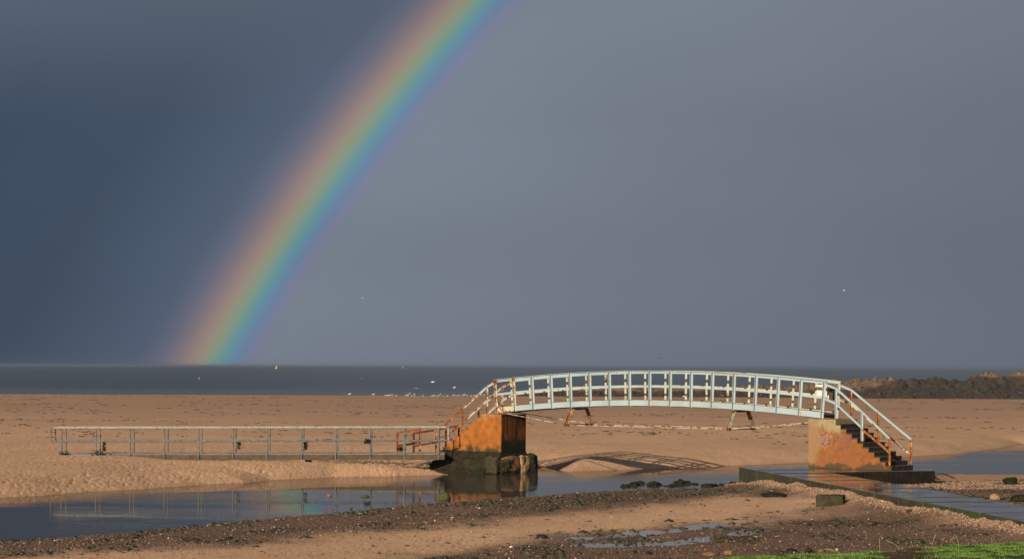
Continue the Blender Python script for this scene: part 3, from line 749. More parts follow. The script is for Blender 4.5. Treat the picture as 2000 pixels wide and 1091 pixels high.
for k in range(n_):
    zk = zt - (k + 1) * rise
    block(sA - (k + 1) * tread - .012, sA - k * tread - .004, VL0 - .004, VL1 + .004, zk - .034, zk, 'step', M['pier_left'], pl, .01)
block(sE + .001, sE + .03, VL0 + .012, VL1 - .002, zp, zt - .01, 'end_shade_skin', M['pier_end'], pl, .006)  # thin added skin carrying the end face's stains and painted shade
# weedy foundation
block(sB - .1, sE + .02, VL0 - .08, VL1 + .08, .45, zp + .004, 'foundation_slab', M['plinth'], pl, .04)
def fblock(px0, px1, y0, y1, v, depth, m, seed, name='foundation_stone'):
    a, b_ = onv(px0, y1, v), onv(px1, y1, v); c = onv(px0, y0, v)
    ctr = (a + b_) / 2; hw = (Vector((b_.x, b_.y, 0)) - Vector((a.x, a.y, 0))).length / 2; hh = (c.z - a.z) / 2
    me = rock_mesh(name, (hw * 1.12, depth / 2, hh * 1.16), seed, m, 4, .17, .66)
    o = bpy.data.objects.new(name, me); C.objects.link(o)
    o.location = Vector((ctr.x, ctr.y, a.z + hh)) + V * (depth * .38); o.rotation_euler.z = math.atan2(U.y, U.x)
    o.parent = pl; o.matrix_parent_inverse = Matrix.Translation(-pl.location)
    return o
fblock(838, 900, 896, 928, -.55, 1.6, M['plinth'], 1.3)
fblock(888, 948, 893, 930, -.65, 1.5, M['plinth'], 2.1)
fblock(940, 978, 891, 930, -.35, 1.4, M['stone_dark'], 3.7)
# end face, stones seen along the stream
def eblock(px0, px1, y0, y1, m, seed, ds):
    """stone under the end face: pixel span measured on the plane s = sE + ds"""
    o0 = sv(sE + ds, 0, 0)
    def pe(px, py):
        r = ray(px, py); k = o0.dot(U) / (r.x * U.x + r.y * U.y); return Vector((r.x * k, k, CAMH + r.z * k))
    a, b_, c = pe(px0, y1), pe(px1, y1), pe(px0, y0); ctr = (a + b_) / 2
    hw = (Vector((b_.x - a.x, b_.y - a.y, 0))).length / 2; hh = (c.z - a.z) / 2
    me = rock_mesh('foundation_stone', (.42, hw * 1.10, hh * 1.16), seed, m, 4, .15, .68)
    o = bpy.data.objects.new('foundation_stone', me); C.objects.link(o); o.location = Vector((ctr.x, ctr.y, a.z + hh)) - U * .30
    o.rotation_euler.z = math.atan2(U.y, U.x); o.parent = pl; o.matrix_parent_inverse = Matrix.Translation(-pl.location)
eblock(966, 978, 891, 926, M['stone_dark'], 4.4, .02)
eblock(976, 1018, 891, 925, M['stone_brown'], 5.2, .06)
eblock(1016, 1035, 889, 926, M['stone_tan'], 6.1, .10)
eblock(1030, 1052, 887, 926, M['stone_dark'], 7.9, .12)

ZS = .80
prt = empty('stone_pier', sv(BL + 1.2, .5, ZS), 'ochre concrete pier with graffiti and steps, standing on the slipway', 'pier')
VR0, VR1 = -.14, 1.40
s0 = s_of(onv(1579, 860, VR0)); s1 = s_of(onv(1632, 820, VR0)); zt = onv(1600, 818, VR0).z
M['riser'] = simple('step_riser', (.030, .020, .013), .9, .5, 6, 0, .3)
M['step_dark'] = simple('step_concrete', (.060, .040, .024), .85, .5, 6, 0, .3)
rise = (zt - ZS) / 11; tread = .256
prof = [(s0, ZS + .003), (s0, zt), (s1, zt)]
for k in range(10):
    zk = zt - (k + 1) * rise - .05; prof += [(s1 + k * tread, zk), (s1 + (k + 1) * tread - .03, zk)]
    prof[-1] = (s1 + (k + 1) * tread - .03, zk)
prof2 = [prof[0], prof[1], prof[2]]
for k in range(10):
    zk = zt - (k + 1) * rise - .05; xa_ = s1 + (k * tread - .03 if k else 0); prof2 += [(xa_, zk), (s1 + (k + 1) * tread - .03, zk)]
prof2 += [(s1 + 10 * tread - .03, ZS + .003)]
side_profile('pier_body', prof2, VR0, VR1, M['pier_right'], prt)
for k in range(10):
    zk = zt - (k + 1) * rise
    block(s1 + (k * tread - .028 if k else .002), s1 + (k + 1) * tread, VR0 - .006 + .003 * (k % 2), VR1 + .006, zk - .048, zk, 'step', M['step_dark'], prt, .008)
for k in range(10):
    za = zt - (k + 2) * rise if k < 9 else ZS + .004; zc = zt - (k + 1) * rise - .049
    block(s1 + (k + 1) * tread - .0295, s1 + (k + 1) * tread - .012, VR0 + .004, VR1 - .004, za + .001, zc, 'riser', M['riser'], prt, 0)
# graffiti strokes: thin paint films on the face
M['spray_grey'] = simple('spray_paint_grey', (.27, .28, .28), .6, .4, 20)
M['spray_blue'] = simple('spray_paint_blue', (.10, .085, .17), .6, .4, 20)
def stroke(pts, m, w=.022):
    b = MB()
    for t0, t1 in zip(pts[:-1], pts[1:]):
        a = onv(1570 + t0[0] * .1054, 810 + t0[1] * .1054, VR0 - .004); e = onv(1570 + t1[0] * .1054, 810 + t1[1] * .1054, VR0 - .004)
        b.beam(a, e, w, .004, V)
    return b.build('graffiti', m, prt)
for pts in ([(270, 300), (275, 400), (262, 480), (265, 540)], [(275, 370), (325, 430), (285, 490)], [(330, 380), (345, 450), (300, 520)], [(350, 420), (385, 360), (375, 440), (340, 520)],
            [(395, 420), (430, 340), (420, 430), (380, 540)], [(440, 370), (445, 430), (400, 560)], [(470, 380), (490, 430), (525, 370), (520, 560)], [(300, 335), (380, 325)],
            [(265, 540), (350, 580), (400, 620), (370, 650)], [(400, 590), (520, 560)], [(430, 440), (440, 500), (395, 520)]):
    stroke(pts, M['spray_grey'], .017)
for pts in ([(630, 370), (630, 460)], [(630, 375), (660, 395), (635, 415), (662, 440), (632, 462)], [(680, 420), (690, 455)], [(765, 430), (775, 460)], [(855, 400), (860, 480)], [(858, 402), (885, 425), (862, 440), (888, 465), (860, 482)],
            [(640, 515), (740, 520)], [(810, 500), (850, 490)], [(800, 545), (815, 540)], [(600, 620), (700, 640)], [(770, 640), (885, 585)]):
    stroke(pts, M['spray_blue'], .026)

# ------------------------------------------------------------------ slipway and landing
slip = bpy.data.objects.new('slipway', None); C.objects.link(slip); slip.location = (slipL[0][0], slipL[0][1], 0)
tag(slip, 'wet concrete slipway with green weedy side leading to the right pier', 'slipway', kind='structure')
la, lb = Vector(slipL[0]), Vector(slipL[2]); ra_, rb_ = Vector(slipR[0]), Vector(slipR[2])
dirn = (lb - la).normalized(); right = Vector((-dirn.y, dirn.x)); right = right if right.x > 0 else -right
wid = (ra_ - la).dot(right)
base_ = MB()
def sp(t, w_): p = la + dirn * t + right * w_; return (p.x, p.y)
Ltot = (lb - la).length
base_.prism([sp(.03, .03), sp(.03, wid - .03), sp(Ltot, wid - .03), sp(Ltot, .03)], -.7, ZS - .03).build('slab_bed', M['slip'], slip)
M['silt'] = simple('joint_silt', (.060, .040, .026), .95, .4, 8, 0, .3)
t = 0; k = 0
for ln in [2.9, 2.6, 2.75, 2.6, 2.6, 2.7, 2.5, 2.6, 2.45, 2.4, 2.6, 2.5, 2.6, 2.5, 2.6, 2.5]:
    if t + ln > Ltot: break
    g = .03 + .03 * random.random(); dz = random.uniform(-.008, .008)
    b = MB().prism([sp(t + g, 0), sp(t + g, wid), sp(t + ln - g, wid), sp(t + ln - g, 0)], -.72, ZS + dz)
    b.build('slab', M['slip'], slip, bevel=.012)
    jw = random.choice((.02, .03, .05, .10)); w0, w1 = (0.01, random.uniform(.55, 1) * wid) if k % 2 else (random.uniform(0, .35) * wid, wid - .01)
    if k: MB().prism([sp(t - jw, w0), sp(t + jw, w0 + .1), sp(t + jw * .7, w1), sp(t - jw * .6, w1 - .1)], ZS - .02, ZS + .013).build('joint_silt', M['silt'], slip)
    t += ln; k += 1
# filling slab between the slipway head and the pier, and the landing
lf0 = at_z(1616, 921, ZS); lf1 = at_z(1826, 918, ZS)
headR = sp(.0, wid)
p_in = sp((Vector(lf0[:2]) - la).dot(dirn), wid + .006)
pb0 = sv(s0 - .35, VR1 + .3, 0); pb1 = sv(s1 + 10.2 * tread, VR1 + .35, 0)
land = [(p_in[0], p_in[1]), (lf1.x, lf1.y), (lf1.x + .15, lf1.y + 1.3), (pb1.x + .3, pb1.y + .6), (pb0.x + .4, pb0.y + .2), (sp(-.05, wid + .006)[0], sp(-.05, wid + .006)[1])]
MB().prism(land, -.7, ZS - .002).build('landing_slab', M['slip'], slip, bevel=.03)
# rough dark facing of the landing
for k in range(3):
    a = Vector(land[0]).lerp(Vector(land[1]), k / 3 + .0005); b2 = Vector(land[0]).lerp(Vector(land[1]), (k + 1) / 3 - .0005)
    me = MB().prism([(a.x, a.y - .05 - .02 * random.random()), (b2.x, b2.y - .05 - .02 * random.random()), (b2.x, b2.y + .02), (a.x, a.y + .02)], -.6, ZS - .012 - .015 * random.random())
    me.build('facing_stone', M['slip_dark'], slip, bevel=.03)

# ------------------------------------------------------------------ walkway on the left
WD, WW = 102.0, 1.06
wk = empty('walkway', at_d(500, 897, WD), 'long low walkway with grey tubular rails leading to the left pier', 'walkway')
def wkp(px, py, far=False):
    p = at_d(px, py, WD); return p + Vector((0, WW, 0)) if far else p
npost = 12; pxs = [120.3 + 66.95 * i for i in range(npost)]
def line_y(px, ya, yb): return ya + (yb - ya) * (px - 120) / (857 - 120)
def ytop(px): return line_y(px, 835.0, 834.2)
def ymid(px): return line_y(px, 861.5, 860.5)
def ydeck(px): return line_y(px, 885.8, 884.8)
for far in (False, True):
    for i, px in enumerate(pxs):
        MB().tube([wkp(px, ydeck(px) + (12 if not far else 3), far), wkp(px, ytop(px) - .2, far)], .030, 8).build('post', M['galv'], wk)
    xa, xb = 103, 872
    MB().tube([wkp(x_, ytop(x_), far) for x_ in (xa, 300, 600, xb)], .036, 8).build('top_rail', M['galv_rail'], wk)
    MB().tube([wkp(x_, ymid(x_), far) for x_ in (xa, 300, 600, xb)], .030, 8).build('mid_rail', M['galv'], wk)
    # rounded loop closing the rails at the left end
    pts = []
    for a in range(0, 7): ang = math.pi / 2 + a * math.pi / 12; pts.append((103 + 4.0 * math.cos(ang), ytop(103) + 4 - 4 * math.sin(ang)))
    for a in range(0, 7): ang = math.pi + a * math.pi / 12; pts.append((103 + 4.0 * math.cos(ang), ymid(103) - 4 - 4 * math.sin(ang)))
    MB().tube([wkp(x_, y_, far) for x_, y_ in pts], .030, 8).build('end_loop', M['rust_dark'] if far else M['galv'], wk)
    MB().tube([wkp(875.5, ytop(872), far), wkp(876, ymid(872), far)], .034, 8).build('end_post', M['galv_rail'], wk)
    MB().tube([wkp(118, ydeck(118) - .8, far), wkp(868, ydeck(868) - .8, far)], .015, 6).build('toe_rail', M['galv'], wk)
# deck planks, laid crosswise
n_pl = 118; xa, xb = 112, 868
for i in range(n_pl):
    x0_, x1_ = xa + (xb - xa) * i / n_pl, xa + (xb - xa) * (i + 1) / n_pl
    a, b_ = wkp(x0_, ydeck(x0_) + .7), wkp(x1_, ydeck(x1_) + .7)
    MB().box(a + Vector((.006, .05, -.04)), Vector((b_.x - a.x - .012, 0, 0)), Vector((0, WW - .10, 0)), Vector((0, 0, .036 + random.uniform(-.004, .004)))).build('plank', M['timber_deck'], wk)
for far in (False, True):
    for i in range(npost):
        if i < npost - 1: x0_, x1_ = pxs[i] + 1.6, pxs[i + 1] - 1.6
        else: x0_, x1_ = pxs[i] + 1.6, 868
        a = wkp(x0_, ydeck(x0_) + 12.3, far); b_ = wkp(x1_, ydeck(x1_) + 12.3, far); c = wkp(x0_, ydeck(x0_) + 2.0, far)
        o = MB().box(a + Vector((0, .03, 0)), b_ - a, Vector((0, .045, 0)), Vector((0, 0, c.z - a.z)))
        o.build('fascia_board', M['timber'], wk, bevel=.006)
for px in (341, 600):
    a = wkp(px, ydeck(px) + 12.5); MB().box(a + Vector((-.11, .12, -.22)), Vector((.22, 0, 0)), Vector((0, WW - .2, 0)), Vector((0, 0, .22))).build('foot_block', M['galv_rail'] if px == 341 else M['plinth'], wk)
# seaweed caught on the walkway
def weed_clump(px, py, wpx, hpx, label, far=False, dy=-.1):
    p = wkp(px, py, far) + Vector((0, dy, 0)); k = WD / F; bm = bmesh.new()
    rnd = random.Random(int(px * 10 + py))
    for _ in range(70):
        c = Vector((rnd.gauss(0, .30) * wpx * k, rnd.gauss(0, .22) * max(wpx, 6) * k, rnd.uniform(-.5, .5) * hpx * k))
        a = rnd.uniform(0, 6.3); l_ = rnd.uniform(.05, .16); d = Vector((math.cos(a) * l_, math.sin(a) * l_, rnd.uniform(-.10, .05))); t_ = Vector((-d.y, d.x, rnd.uniform(-.06, .06))).normalized() * .022
        m1 = c + d * .5 + Vector((0, 0, rnd.uniform(-.02, .05)))
        vs = [bm.verts.new(c - t_), bm.verts.new(c + t_), bm.verts.new(m1 + t_ * 1.6), bm.verts.new(m1 - t_ * 1.6), bm.verts.new(c + d)]
        bm.faces.new((vs[0], vs[1], vs[2], vs[3])); bm.faces.new((vs[3], vs[2], vs[4]))
    me = bpy.data.meshes.new('seaweed_clump'); bm.to_mesh(me); bm.free(); me.materials.append(M['seaweed'])
    o = bpy.data.objects.new('seaweed_clump', me); C.objects.link(o); o.location = p
    return tag(o, label, 'seaweed', 'seaweed caught on the walkway')
weed_clump(126, 886, 17, 10, 'dark seaweed heap at the left end of the walkway deck')
weed_clump(194, 885, 24, 11, 'dark seaweed heap by the second post of the walkway')
weed_clump(195.5, 872, 3.5, 20, 'seaweed hanging on the second post of the walkway', True)
weed_clump(461.5, 869, 3, 13, 'seaweed hanging on the middle of the walkway rail, left of two', True)
weed_clump(593, 870, 4, 15, 'seaweed wrapped round a walkway post near its middle', True)
weed_clump(717, 861, 7, 8, 'seaweed tuft on the mid rail of the walkway, third post from its right end')
weed_clump(777.5, 880, 4, 7, 'seaweed at the foot of the short rusty guard rail', True, 1.5)

# ------------------------------------------------------------------ stones and rocks
rock('boulder', 868, 977, 24, 21, M['stone_green'], 'round mossy boulder standing in the stream before the left pier', 'boulder', z=-.03, seed=2.2, rough=.16)
rock('stone', 643, 969, 9, 7, M['stone_brown'], 'small brown stone in the stream, left of the flat green one', 'stone', z=-.02)
rock('stone', 713, 971, 17, 5, M['stone_green'], 'flat green stone lying in the stream', 'stone', z=-.02)
rock('stone', 685, 994, 7, 5, M['stone_green'], 'tiny green stone in the shallows below the flat green stone', 'stone', z=-.01)
rock('stone', 831, 986, 6, 6, M['stone_brown'], 'small dark stone in the shallows left of the mossy boulder', 'stone', z=-.01)
rock('stone', 640, 996, 22, 2.6, M['stone_brown'], 'long flat stone at the edge of the near shallows', 'stone', z=-.01)
rock('stone', 1057, 1051, 21, 10, M['stone_black'], 'black stone lying alone on the foreground sand', 'stone', blocky=.4, seed=8.3)
rock('stone_block', 1624, 985, 62, 28, M['stone_dark'], 'large squared dark stone block beside the slipway', 'stone', blocky=.92, rough=.10, seed=4.1, deep=.55, rotz=-.25, sub=4)
rock('stone_block', 1776, 1000, 12, 8, M['stone_dark'], 'small dark stone half buried in shingle beside the slipway', 'stone', blocky=.8, rough=.12, deep=.7)
rock('rock', 1512, 970, 46, 11, M['weed_rock'], 'low weed covered rock on the sand left of the stone block', 'rock')
rock('rock', 1925, 1014, 16, 8, M['stone_dark'], 'dark slab leaning on the slipway near the right edge', 'rock', blocky=.6)
rock('rock', 1945, 975, 21, 13, M['stone_tan'], 'round tan boulder with orange weed right of the slipway', 'boulder')
rock('rock', 1891, 967, 12, 8, M['stone_green'], 'olive stone at the right edge of the slipway', 'stone')
rock('rock', 1976, 945, 30, 16, M['weed_rock'], 'weedy mound on the shingle right of the landing', 'rock')
rock('rock', 1992, 980, 34, 18, M['weed_rock'], 'weedy rock beside the slipway at the right edge of the picture', 'rock')
ORD = ['first', 'second', 'third', 'fourth', 'fifth', 'sixth', 'seventh', 'eighth', 'ninth', 'tenth']
for i, (x_, y_, w_, h_) in enumerate([(1222, 952, 16, 8), (1237, 949, 22, 10), (1254, 946, 16, 8), (1280, 949, 22, 11), (1309, 951, 22, 6), (1331, 946, 26, 11), (1356, 947, 14, 5), (1388, 951, 26, 8), (1410, 951, 16, 8), (1434, 950, 18, 10)]):
    rock('weedy_rock', x_, y_, w_, h_, M['weed_rock'], ORD[i] + ' weedy rock from the left in the stream by the slipway head', 'rock', 'weedy rocks in the stream', z=-.04, seed=i * 1.7 + .6, rough=.75, sub=4)
for i, (x_, y_, w_, h_, lb_) in enumerate([(1267, 1082, 12, 8, 'black stone on the foreground gravel, leftmost of the row above the grass'), (1390, 1084, 34, 8, 'long dark weedy stone just left of the grass'),
        (1425, 1083, 20, 13, 'pointed brown stone just left of the grass'), (1545, 1077, 24, 8, 'flat black stone on the gravel just above the grass'), (1581, 1076, 12, 8, 'small black stone right of the flat black one'),
        (1605, 1077, 14, 8, 'small brown stone on gravel above the grass')]):
    rock('stone', x_, y_, w_, h_, M['stone_black'] if 'black' in lb_ else M['stone_brown'], lb_, 'stone', seed=i * 2.3 + 1.1)

# ------------------------------------------------------------------ scattered stuff: pebbles, shells, weed, wrack
def scatter_mesh(name, m, P, S, kinds, cols=None, flat=.6, jitter=.35):
    """many small irregular octahedra, P centres, S sizes"""
    n = len(P); base = np.array([(1, 0, 0), (0, 1, 0), (-1, 0, 0), (0, -1, 0), (0, 0, 1), (0, 0, -1)], float)
    faces = np.array([(0, 1, 4), (1, 2, 4), (2, 3, 4), (3, 0, 4), (1, 0, 5), (2, 1, 5), (3, 2, 5), (0, 3, 5)])
    a = rng.uniform(0, 2 * np.pi, n); ca, sa = np.cos(a), np.sin(a)
    v = np.repeat(base[None], n, 0) * (1 + jitter * rng.uniform(-1, 1, (n, 6, 1)))
    v = v * S[:, None, :]
    x = v[..., 0] * ca[:, None] - v[..., 1] * sa[:, None]; y = v[..., 0] * sa[:, None] + v[..., 1] * ca[:, None]
    v = np.stack([x, y, v[..., 2]], -1) + P[:, None, :]
    f = (faces[None] + (np.arange(n) * 6)[:, None, None]).reshape(-1, 3)
    me = np_mesh(name, v.reshape(-1, 3), f, m, 3)
    if cols is not None: set_attr(me, 'tint', np.repeat(np.concatenate([cols, np.ones((n, 1))], 1), 6, 0))
    o = bpy.data.objects.new(name, me); C.objects.link(o); return o
def tint_mat(name, rough):
    m, nt, b = mat(name); h = NT(nt); a = h.n('ShaderNodeVertexColor', layer_name='tint'); h.l(a.outputs['Color'], b.inputs['Base Color']); b.inputs['Roughness'].default_value = rough
    return m
def sample_near(n):
    Y = 50 + 45 * rng.random(n) ** 1.25; X = Y * rng.uniform(-.27, .29, n)
    z, g, wd, wt_, so = ground(X[None], Y[None]); return X, Y, z[0], g[0], wd[0], wt_[0], so[0]
reef()
X, Y, Z, g, wd, wt_, so = sample_near(90000)
ok = (Z > .005) & (so < .3) & (Y < 92) & (rng.random(len(X)) < (.04 + .50 * g) * (1 - .94 * (wt_ > .55)))
dl = segdist(X, Y, slipL); onslip = (((X - la.x) * right.x + (Y - la.y) * right.y) > -.02) & (((X - la.x) * right.x + (Y - la.y) * right.y) < wid + .02)
ok &= ~onslip
X, Y, Z, g = X[ok], Y[ok], Z[ok], g[ok]; n = len(X)
sz = np.clip(rng.lognormal(-4.05, .5, n), .008, .07)
pal = np.array([(.10, .065, .045), (.17, .11, .075), (.26, .17, .115), (.055, .04, .03), (.36, .27, .19), (.22, .055, .022), (.62, .54, .42)])
pc = pal[rng.choice(7, n, p=[.30, .27, .17, .15, .06, .03, .02])] * rng.uniform(.45, .95, (n, 1))
pb = scatter_mesh('pebbles', tint_mat('pebble_stone', .65), np.stack([X, Y, Z + sz * .25], -1), np.stack([sz, sz * .8, sz * .6], -1), None, np.clip(pc, 0, .8))
tag(pb, 'scattered pebbles and pale shells over the near bank', kind='stuff')
# pale shingle heaped against the slipway
n = 12000; tt = rng.uniform(0, Ltot - 1, n); ww = -np.abs(rng.normal(0, .30, n)) - .03
shx = la.x + dirn.x * tt + right.x * ww; shy = la.y + dirn.y * tt + right.y * ww
n2 = 9000; shx = np.concatenate([shx, rng.uniform(14.2, 24, n2)]); shy = np.concatenate([shy, rng.uniform(83.5, 89.8, n2)])
zz_, _, _, wq, sq = ground(shx[None], shy[None]); zz_ = zz_[0]; ok = (zz_ > .03) & (sq[0] < .3); shx, shy, zz_ = shx[ok], shy[ok], zz_[ok]; n = len(shx)
sz = np.clip(rng.lognormal(-3.9, .4, n), .010, .06); pal = np.array([(.33, .21, .13), (.26, .16, .10), (.17, .10, .065), (.42, .30, .20)])
pc = pal[rng.choice(4, n, p=[.38, .34, .2, .08])] * rng.uniform(.7, 1.05, (n, 1))
sg = scatter_mesh('shingle', tint_mat('shingle_stone', .8), np.stack([shx, shy, zz_ + sz * .25], -1), np.stack([sz * 1.2, sz, sz * .7], -1), None, pc)
tag(sg, 'pale shingle heaped along the foot of the slipway', kind='stuff')
# weed scraps on the near bank
X, Y, Z, g, wd, wt_, so = sample_near(60000)
ok = (Z > .0) & (so < .2) & (Y < 92) & (rng.random(len(X)) < .55 * wd ** 1.2 + .02 * g + .006)
onslip = (((X - la.x) * right.x + (Y - la.y) * right.y) > -.02) & (((X - la.x) * right.x + (Y - la.y) * right.y) < wid + .02); ok &= ~onslip
X, Y, Z = X[ok], Y[ok], Z[ok]; n = len(X); sz = np.clip(rng.lognormal(-3.0, .5, n), .02, .16)
pal = np.array([(.034, .027, .012), (.042, .040, .012), (.020, .015, .009), (.055, .032, .014), (.055, .054, .014)])
pc = pal[rng.choice(5, n, p=[.34, .25, .2, .12, .09])] * rng.uniform(.7, 1.2, (n, 1))
ws = scatter_mesh('seaweed_scraps', tint_mat('seaweed_scraps', .5), np.stack([X, Y, Z + .01], -1), np.stack([sz * 1.3, sz * .7, sz * .38], -1), None, pc, jitter=.5)
tag(ws, 'dark green and brown seaweed scraps on the near bank', kind='stuff')
# wrack lying over the far sand
n = 1100; Y = 108 * (3.6) ** rng.random(n); Y = np.where(Y > 395, 300, Y); X = Y * rng.uniform(-.28, .30, n)
cl = fbm(X * .05, Y * .03, 3); keep = (cl > -.12) & (sdf(X, Y, stream) > 2.5); X, Y = X[keep], Y[keep]
Xs, Ys, Sx = [], [], []
for x_, y_ in zip(X, Y):
    k = rng.integers(1, 7); L0 = rng.uniform(.08, .9) * (y_ / 150) ** .7 * (2.2 if rng.random() < .06 else 1)
    for j in range(k): Xs.append(x_ + rng.normal(0, L0)); Ys.append(y_ + rng.normal(0, L0 * .35)); Sx.append(rng.uniform(.03, .15) * (y_ / 150) ** .5)
X, Y, Sx = np.array(Xs), np.array(Ys), np.array(Sx); Z = ground(X[None], Y[None])[0][0]; ok = Z > -.3; X, Y, Z, Sx = X[ok], Y[ok], Z[ok], Sx[ok]; n = len(X)
pc = np.array([(.045, .030, .019)]) * rng.uniform(.6, 1.8, (n, 1))
wr = scatter_mesh('wrack', tint_mat('wrack', .7), np.stack([X, Y, Z + .015], -1), np.stack([Sx * 1.6, Sx * 1.2, .018 + Sx * .15], -1), None, pc, jitter=.5)
tag(wr, 'dark strands of wrack strewn over the far sand', kind='stuff')

# ------------------------------------------------------------------ grass on the bank at the lower right
def grass():
    n = 170000; X = rng.uniform(3, 14, n); Y = rng.uniform(44.0, 52.5, n)
    z, g, wd, wt_, so = ground(X[None], Y[None], False); so = so[0]; z = z[0]
    bare = fbm(X * .55 + 5, Y * .55, 3); px = CX + F * X / Y
    thin = np.exp(-((px - 1770) / 75) ** 2)
    ok = (so > .6) & (rng.random(n) < np.clip(1.2 + .5 * bare - 1.25 * thin, .02, 1)); X, Y, z = X[ok], Y[ok], z[ok]; n = len(X)
    h_ = rng.uniform(.02, .05, n) * (1 + 1.6 * (rng.random(n) < .01)); a = rng.uniform(0, 2 * np.pi, n); w_ = rng.uniform(.002, .004, n); ln = rng.uniform(.1, .7, n) * h_; b = rng.uniform(0, 2 * np.pi, n)
    P = np.stack([X, Y, z - .01], -1); T = np.stack([np.cos(a) * w_, np.sin(a) * w_, 0 * a], -1); Lv = np.stack([np.cos(b) * ln, np.sin(b) * ln, h_], -1)
    v = np.stack([P - T, P + T, P + Lv * np.array([.4, .4, .6]) + T * .8, P + Lv * np.array([.4, .4, .6]) - T * .8, P + Lv], 1)
    i = (np.arange(n) * 5)[:, None]; f = np.concatenate([i + np.array([0, 1, 2]), i + np.array([0, 2, 3]), i + np.array([3, 2, 4])])
    m, nt, bs = mat('grass_blades'); hh = NT(nt); at = hh.n('ShaderNodeVertexColor', layer_name='tint'); hh.l(at.outputs['Color'], bs.inputs['Base Color']); bs.inputs['Roughness'].default_value = .55
    me = np_mesh('grass', v.reshape(-1, 3), f, m, 3)
    c = np.array([.086, .182, .016]) * rng.uniform(.6, 1.3, (n, 1)); dry = rng.random(n) < .06; c[dry] = (.30, .26, .10)
    set_attr(me, 'tint', np.repeat(np.concatenate([c, np.ones((n, 1))], 1), 5, 0))
    o = bpy.data.objects.new('grass', me); C.objects.link(o); tag(o, 'short bright green grass on the bank at the lower right', kind='stuff')
grass()
def stem(px, py, lean, hpx, label):
    p = at_z(px, py, .92); k = p.y / F; b = MB(); pts = [p + Vector((lean * k * t_ * t_, 0, hpx * k * t_)) for t_ in (0, .35, .7, 1)]
    b.tube(pts[:3], .0045, 5); b.tube([pts[2], pts[3]], .006, 5); o = b.build('grass_stalk', M['stalk']); return tag(o, label, 'grass', 'tall grass stalks on the bank')
M['stalk'] = simple('dry_stalk', (.26, .28, .10), .7, .3, 30)
STK = ['the upright one standing furthest left', 'the one leaning far left', 'the longest right leaning one', 'the long one at the grass edge', 'a short upright one between longer ones', 'a low bent one, second from left', 'the leftmost low bent one', 'a short left leaning one at far right', 'the shortest and rightmost']
for i, (px, py, ln, hp) in enumerate([(1718, 1078, 0, 28), (1756, 1072, -26, 18), (1820, 1069, 8, 26), (1873, 1066, -9, 24), (1782, 1066, -3, 10), (1640, 1080, -22, 9), (1632, 1078, -24, 7), (1909, 1061, -12, 8), (1938, 1056, -3, 6)]):
    stem(px, py, ln, hp, 'tall dry grass stalk on the bank edge, ' + STK[i])

# ------------------------------------------------------------------ gulls and buoys
def gull_body(scale=1.0, flying=False, flap=.3):
    b = MB(); rings = []
    prof = [(-.30, .10, .010, .028), (-.20, .10, .030, .040), (-.08, .10, .070, .070), (.04, .105, .082, .080), (.13, .125, .062, .066), (.18, .165, .040, .044), (.215, .205, .042, .042), (.245, .212, .034, .034), (.265, .208, .013, .013), (.31, .200, .004, .005)]
    if flying: prof = [(x_, .10 + (z_ - .10) * .25, a_, c_) for x_, z_, a_, c_ in prof]
    for x_, z_, ry, rz in prof:
        rings.append([(x_, ry * math.cos(t_), z_ + rz * math.sin(t_)) for t_ in [2 * math.pi * j / 8 for j in range(8)]])
    b.loft(rings)
    if flying:
        for sgn in (1, -1):
            sec = [(.05, .14, 0, .012), (.08, .12, .22 + 0 * flap, .010), (.02, .09, .50, .006), (-.10, .03, .66, .003)]
            rr = []
            for k, (xc, ch, yy, th) in enumerate(sec):
                zz = .12 + flap * (yy if yy < .3 else .3 - (yy - .3) * .3)
                rr.append([(xc, sgn * yy, zz + th), (xc + ch * .5, sgn * yy, zz), (xc, sgn * yy, zz - th), (xc - ch * .5, sgn * yy, zz)])
            b.loft(rr if sgn > 0 else [r_[::-1] for r_ in rr])
    for v in b.v: v *= scale
    return b
proto = gull_body(); pm = bpy.data.meshes.new('gull'); pm.from_pydata([tuple(v) for v in proto.v], [], proto.f); pm.materials.append(M['gull_white']); pm.polygons.foreach_set('use_smooth', [True] * len(pm.polygons))
lg = MB(); lg.tube([(.0, .03, .04), (.0, .03, -.02)], .008, 4); lg.tube([(.0, -.03, .04), (.0, -.03, -.02)], .008, 4); lm = bpy.data.meshes.new('legs'); lm.from_pydata([tuple(v) for v in lg.v], [], lg.f); lm.materials.append(M['gull_leg'])
wg = MB()
for sgn in (1, -1): wg.loft([[(-.33, sgn * .02, .105), (-.33, sgn * .03, .11), (-.33, sgn * .03, .10)], [(-.1, sgn * .074, .13), (-.1, sgn * .084, .12), (-.1, sgn * .080, .08)], [(.08, sgn * .075, .12), (.08, sgn * .084, .11), (.08, sgn * .08, .09)]])
wm = bpy.data.meshes.new('folded_wings'); wm.from_pydata([tuple(v) for v in wg.v], [], wg.f); wm.materials.append(M['gull_grey'])
def gull(px, py, sc, rz, label='white gull standing on the wet sand at the sea edge', group='gulls along the sea edge'):
    z_ = -.36
    for _ in range(3): p = at_z(px, py, z_); z_ = max(gz(p.x, p.y), -.42)
    o = bpy.data.objects.new('gull', pm); C.objects.link(o); o.location = (p.x, p.y, z_ + .02 * sc); o.scale = (sc,) * 3; o.rotation_euler.z = rz
    tag(o, label, 'gull', group)
    for nm, me in (('legs', lm), ('folded_wings', wm)):
        c = bpy.data.objects.new(nm, me); C.objects.link(c); c.parent = o
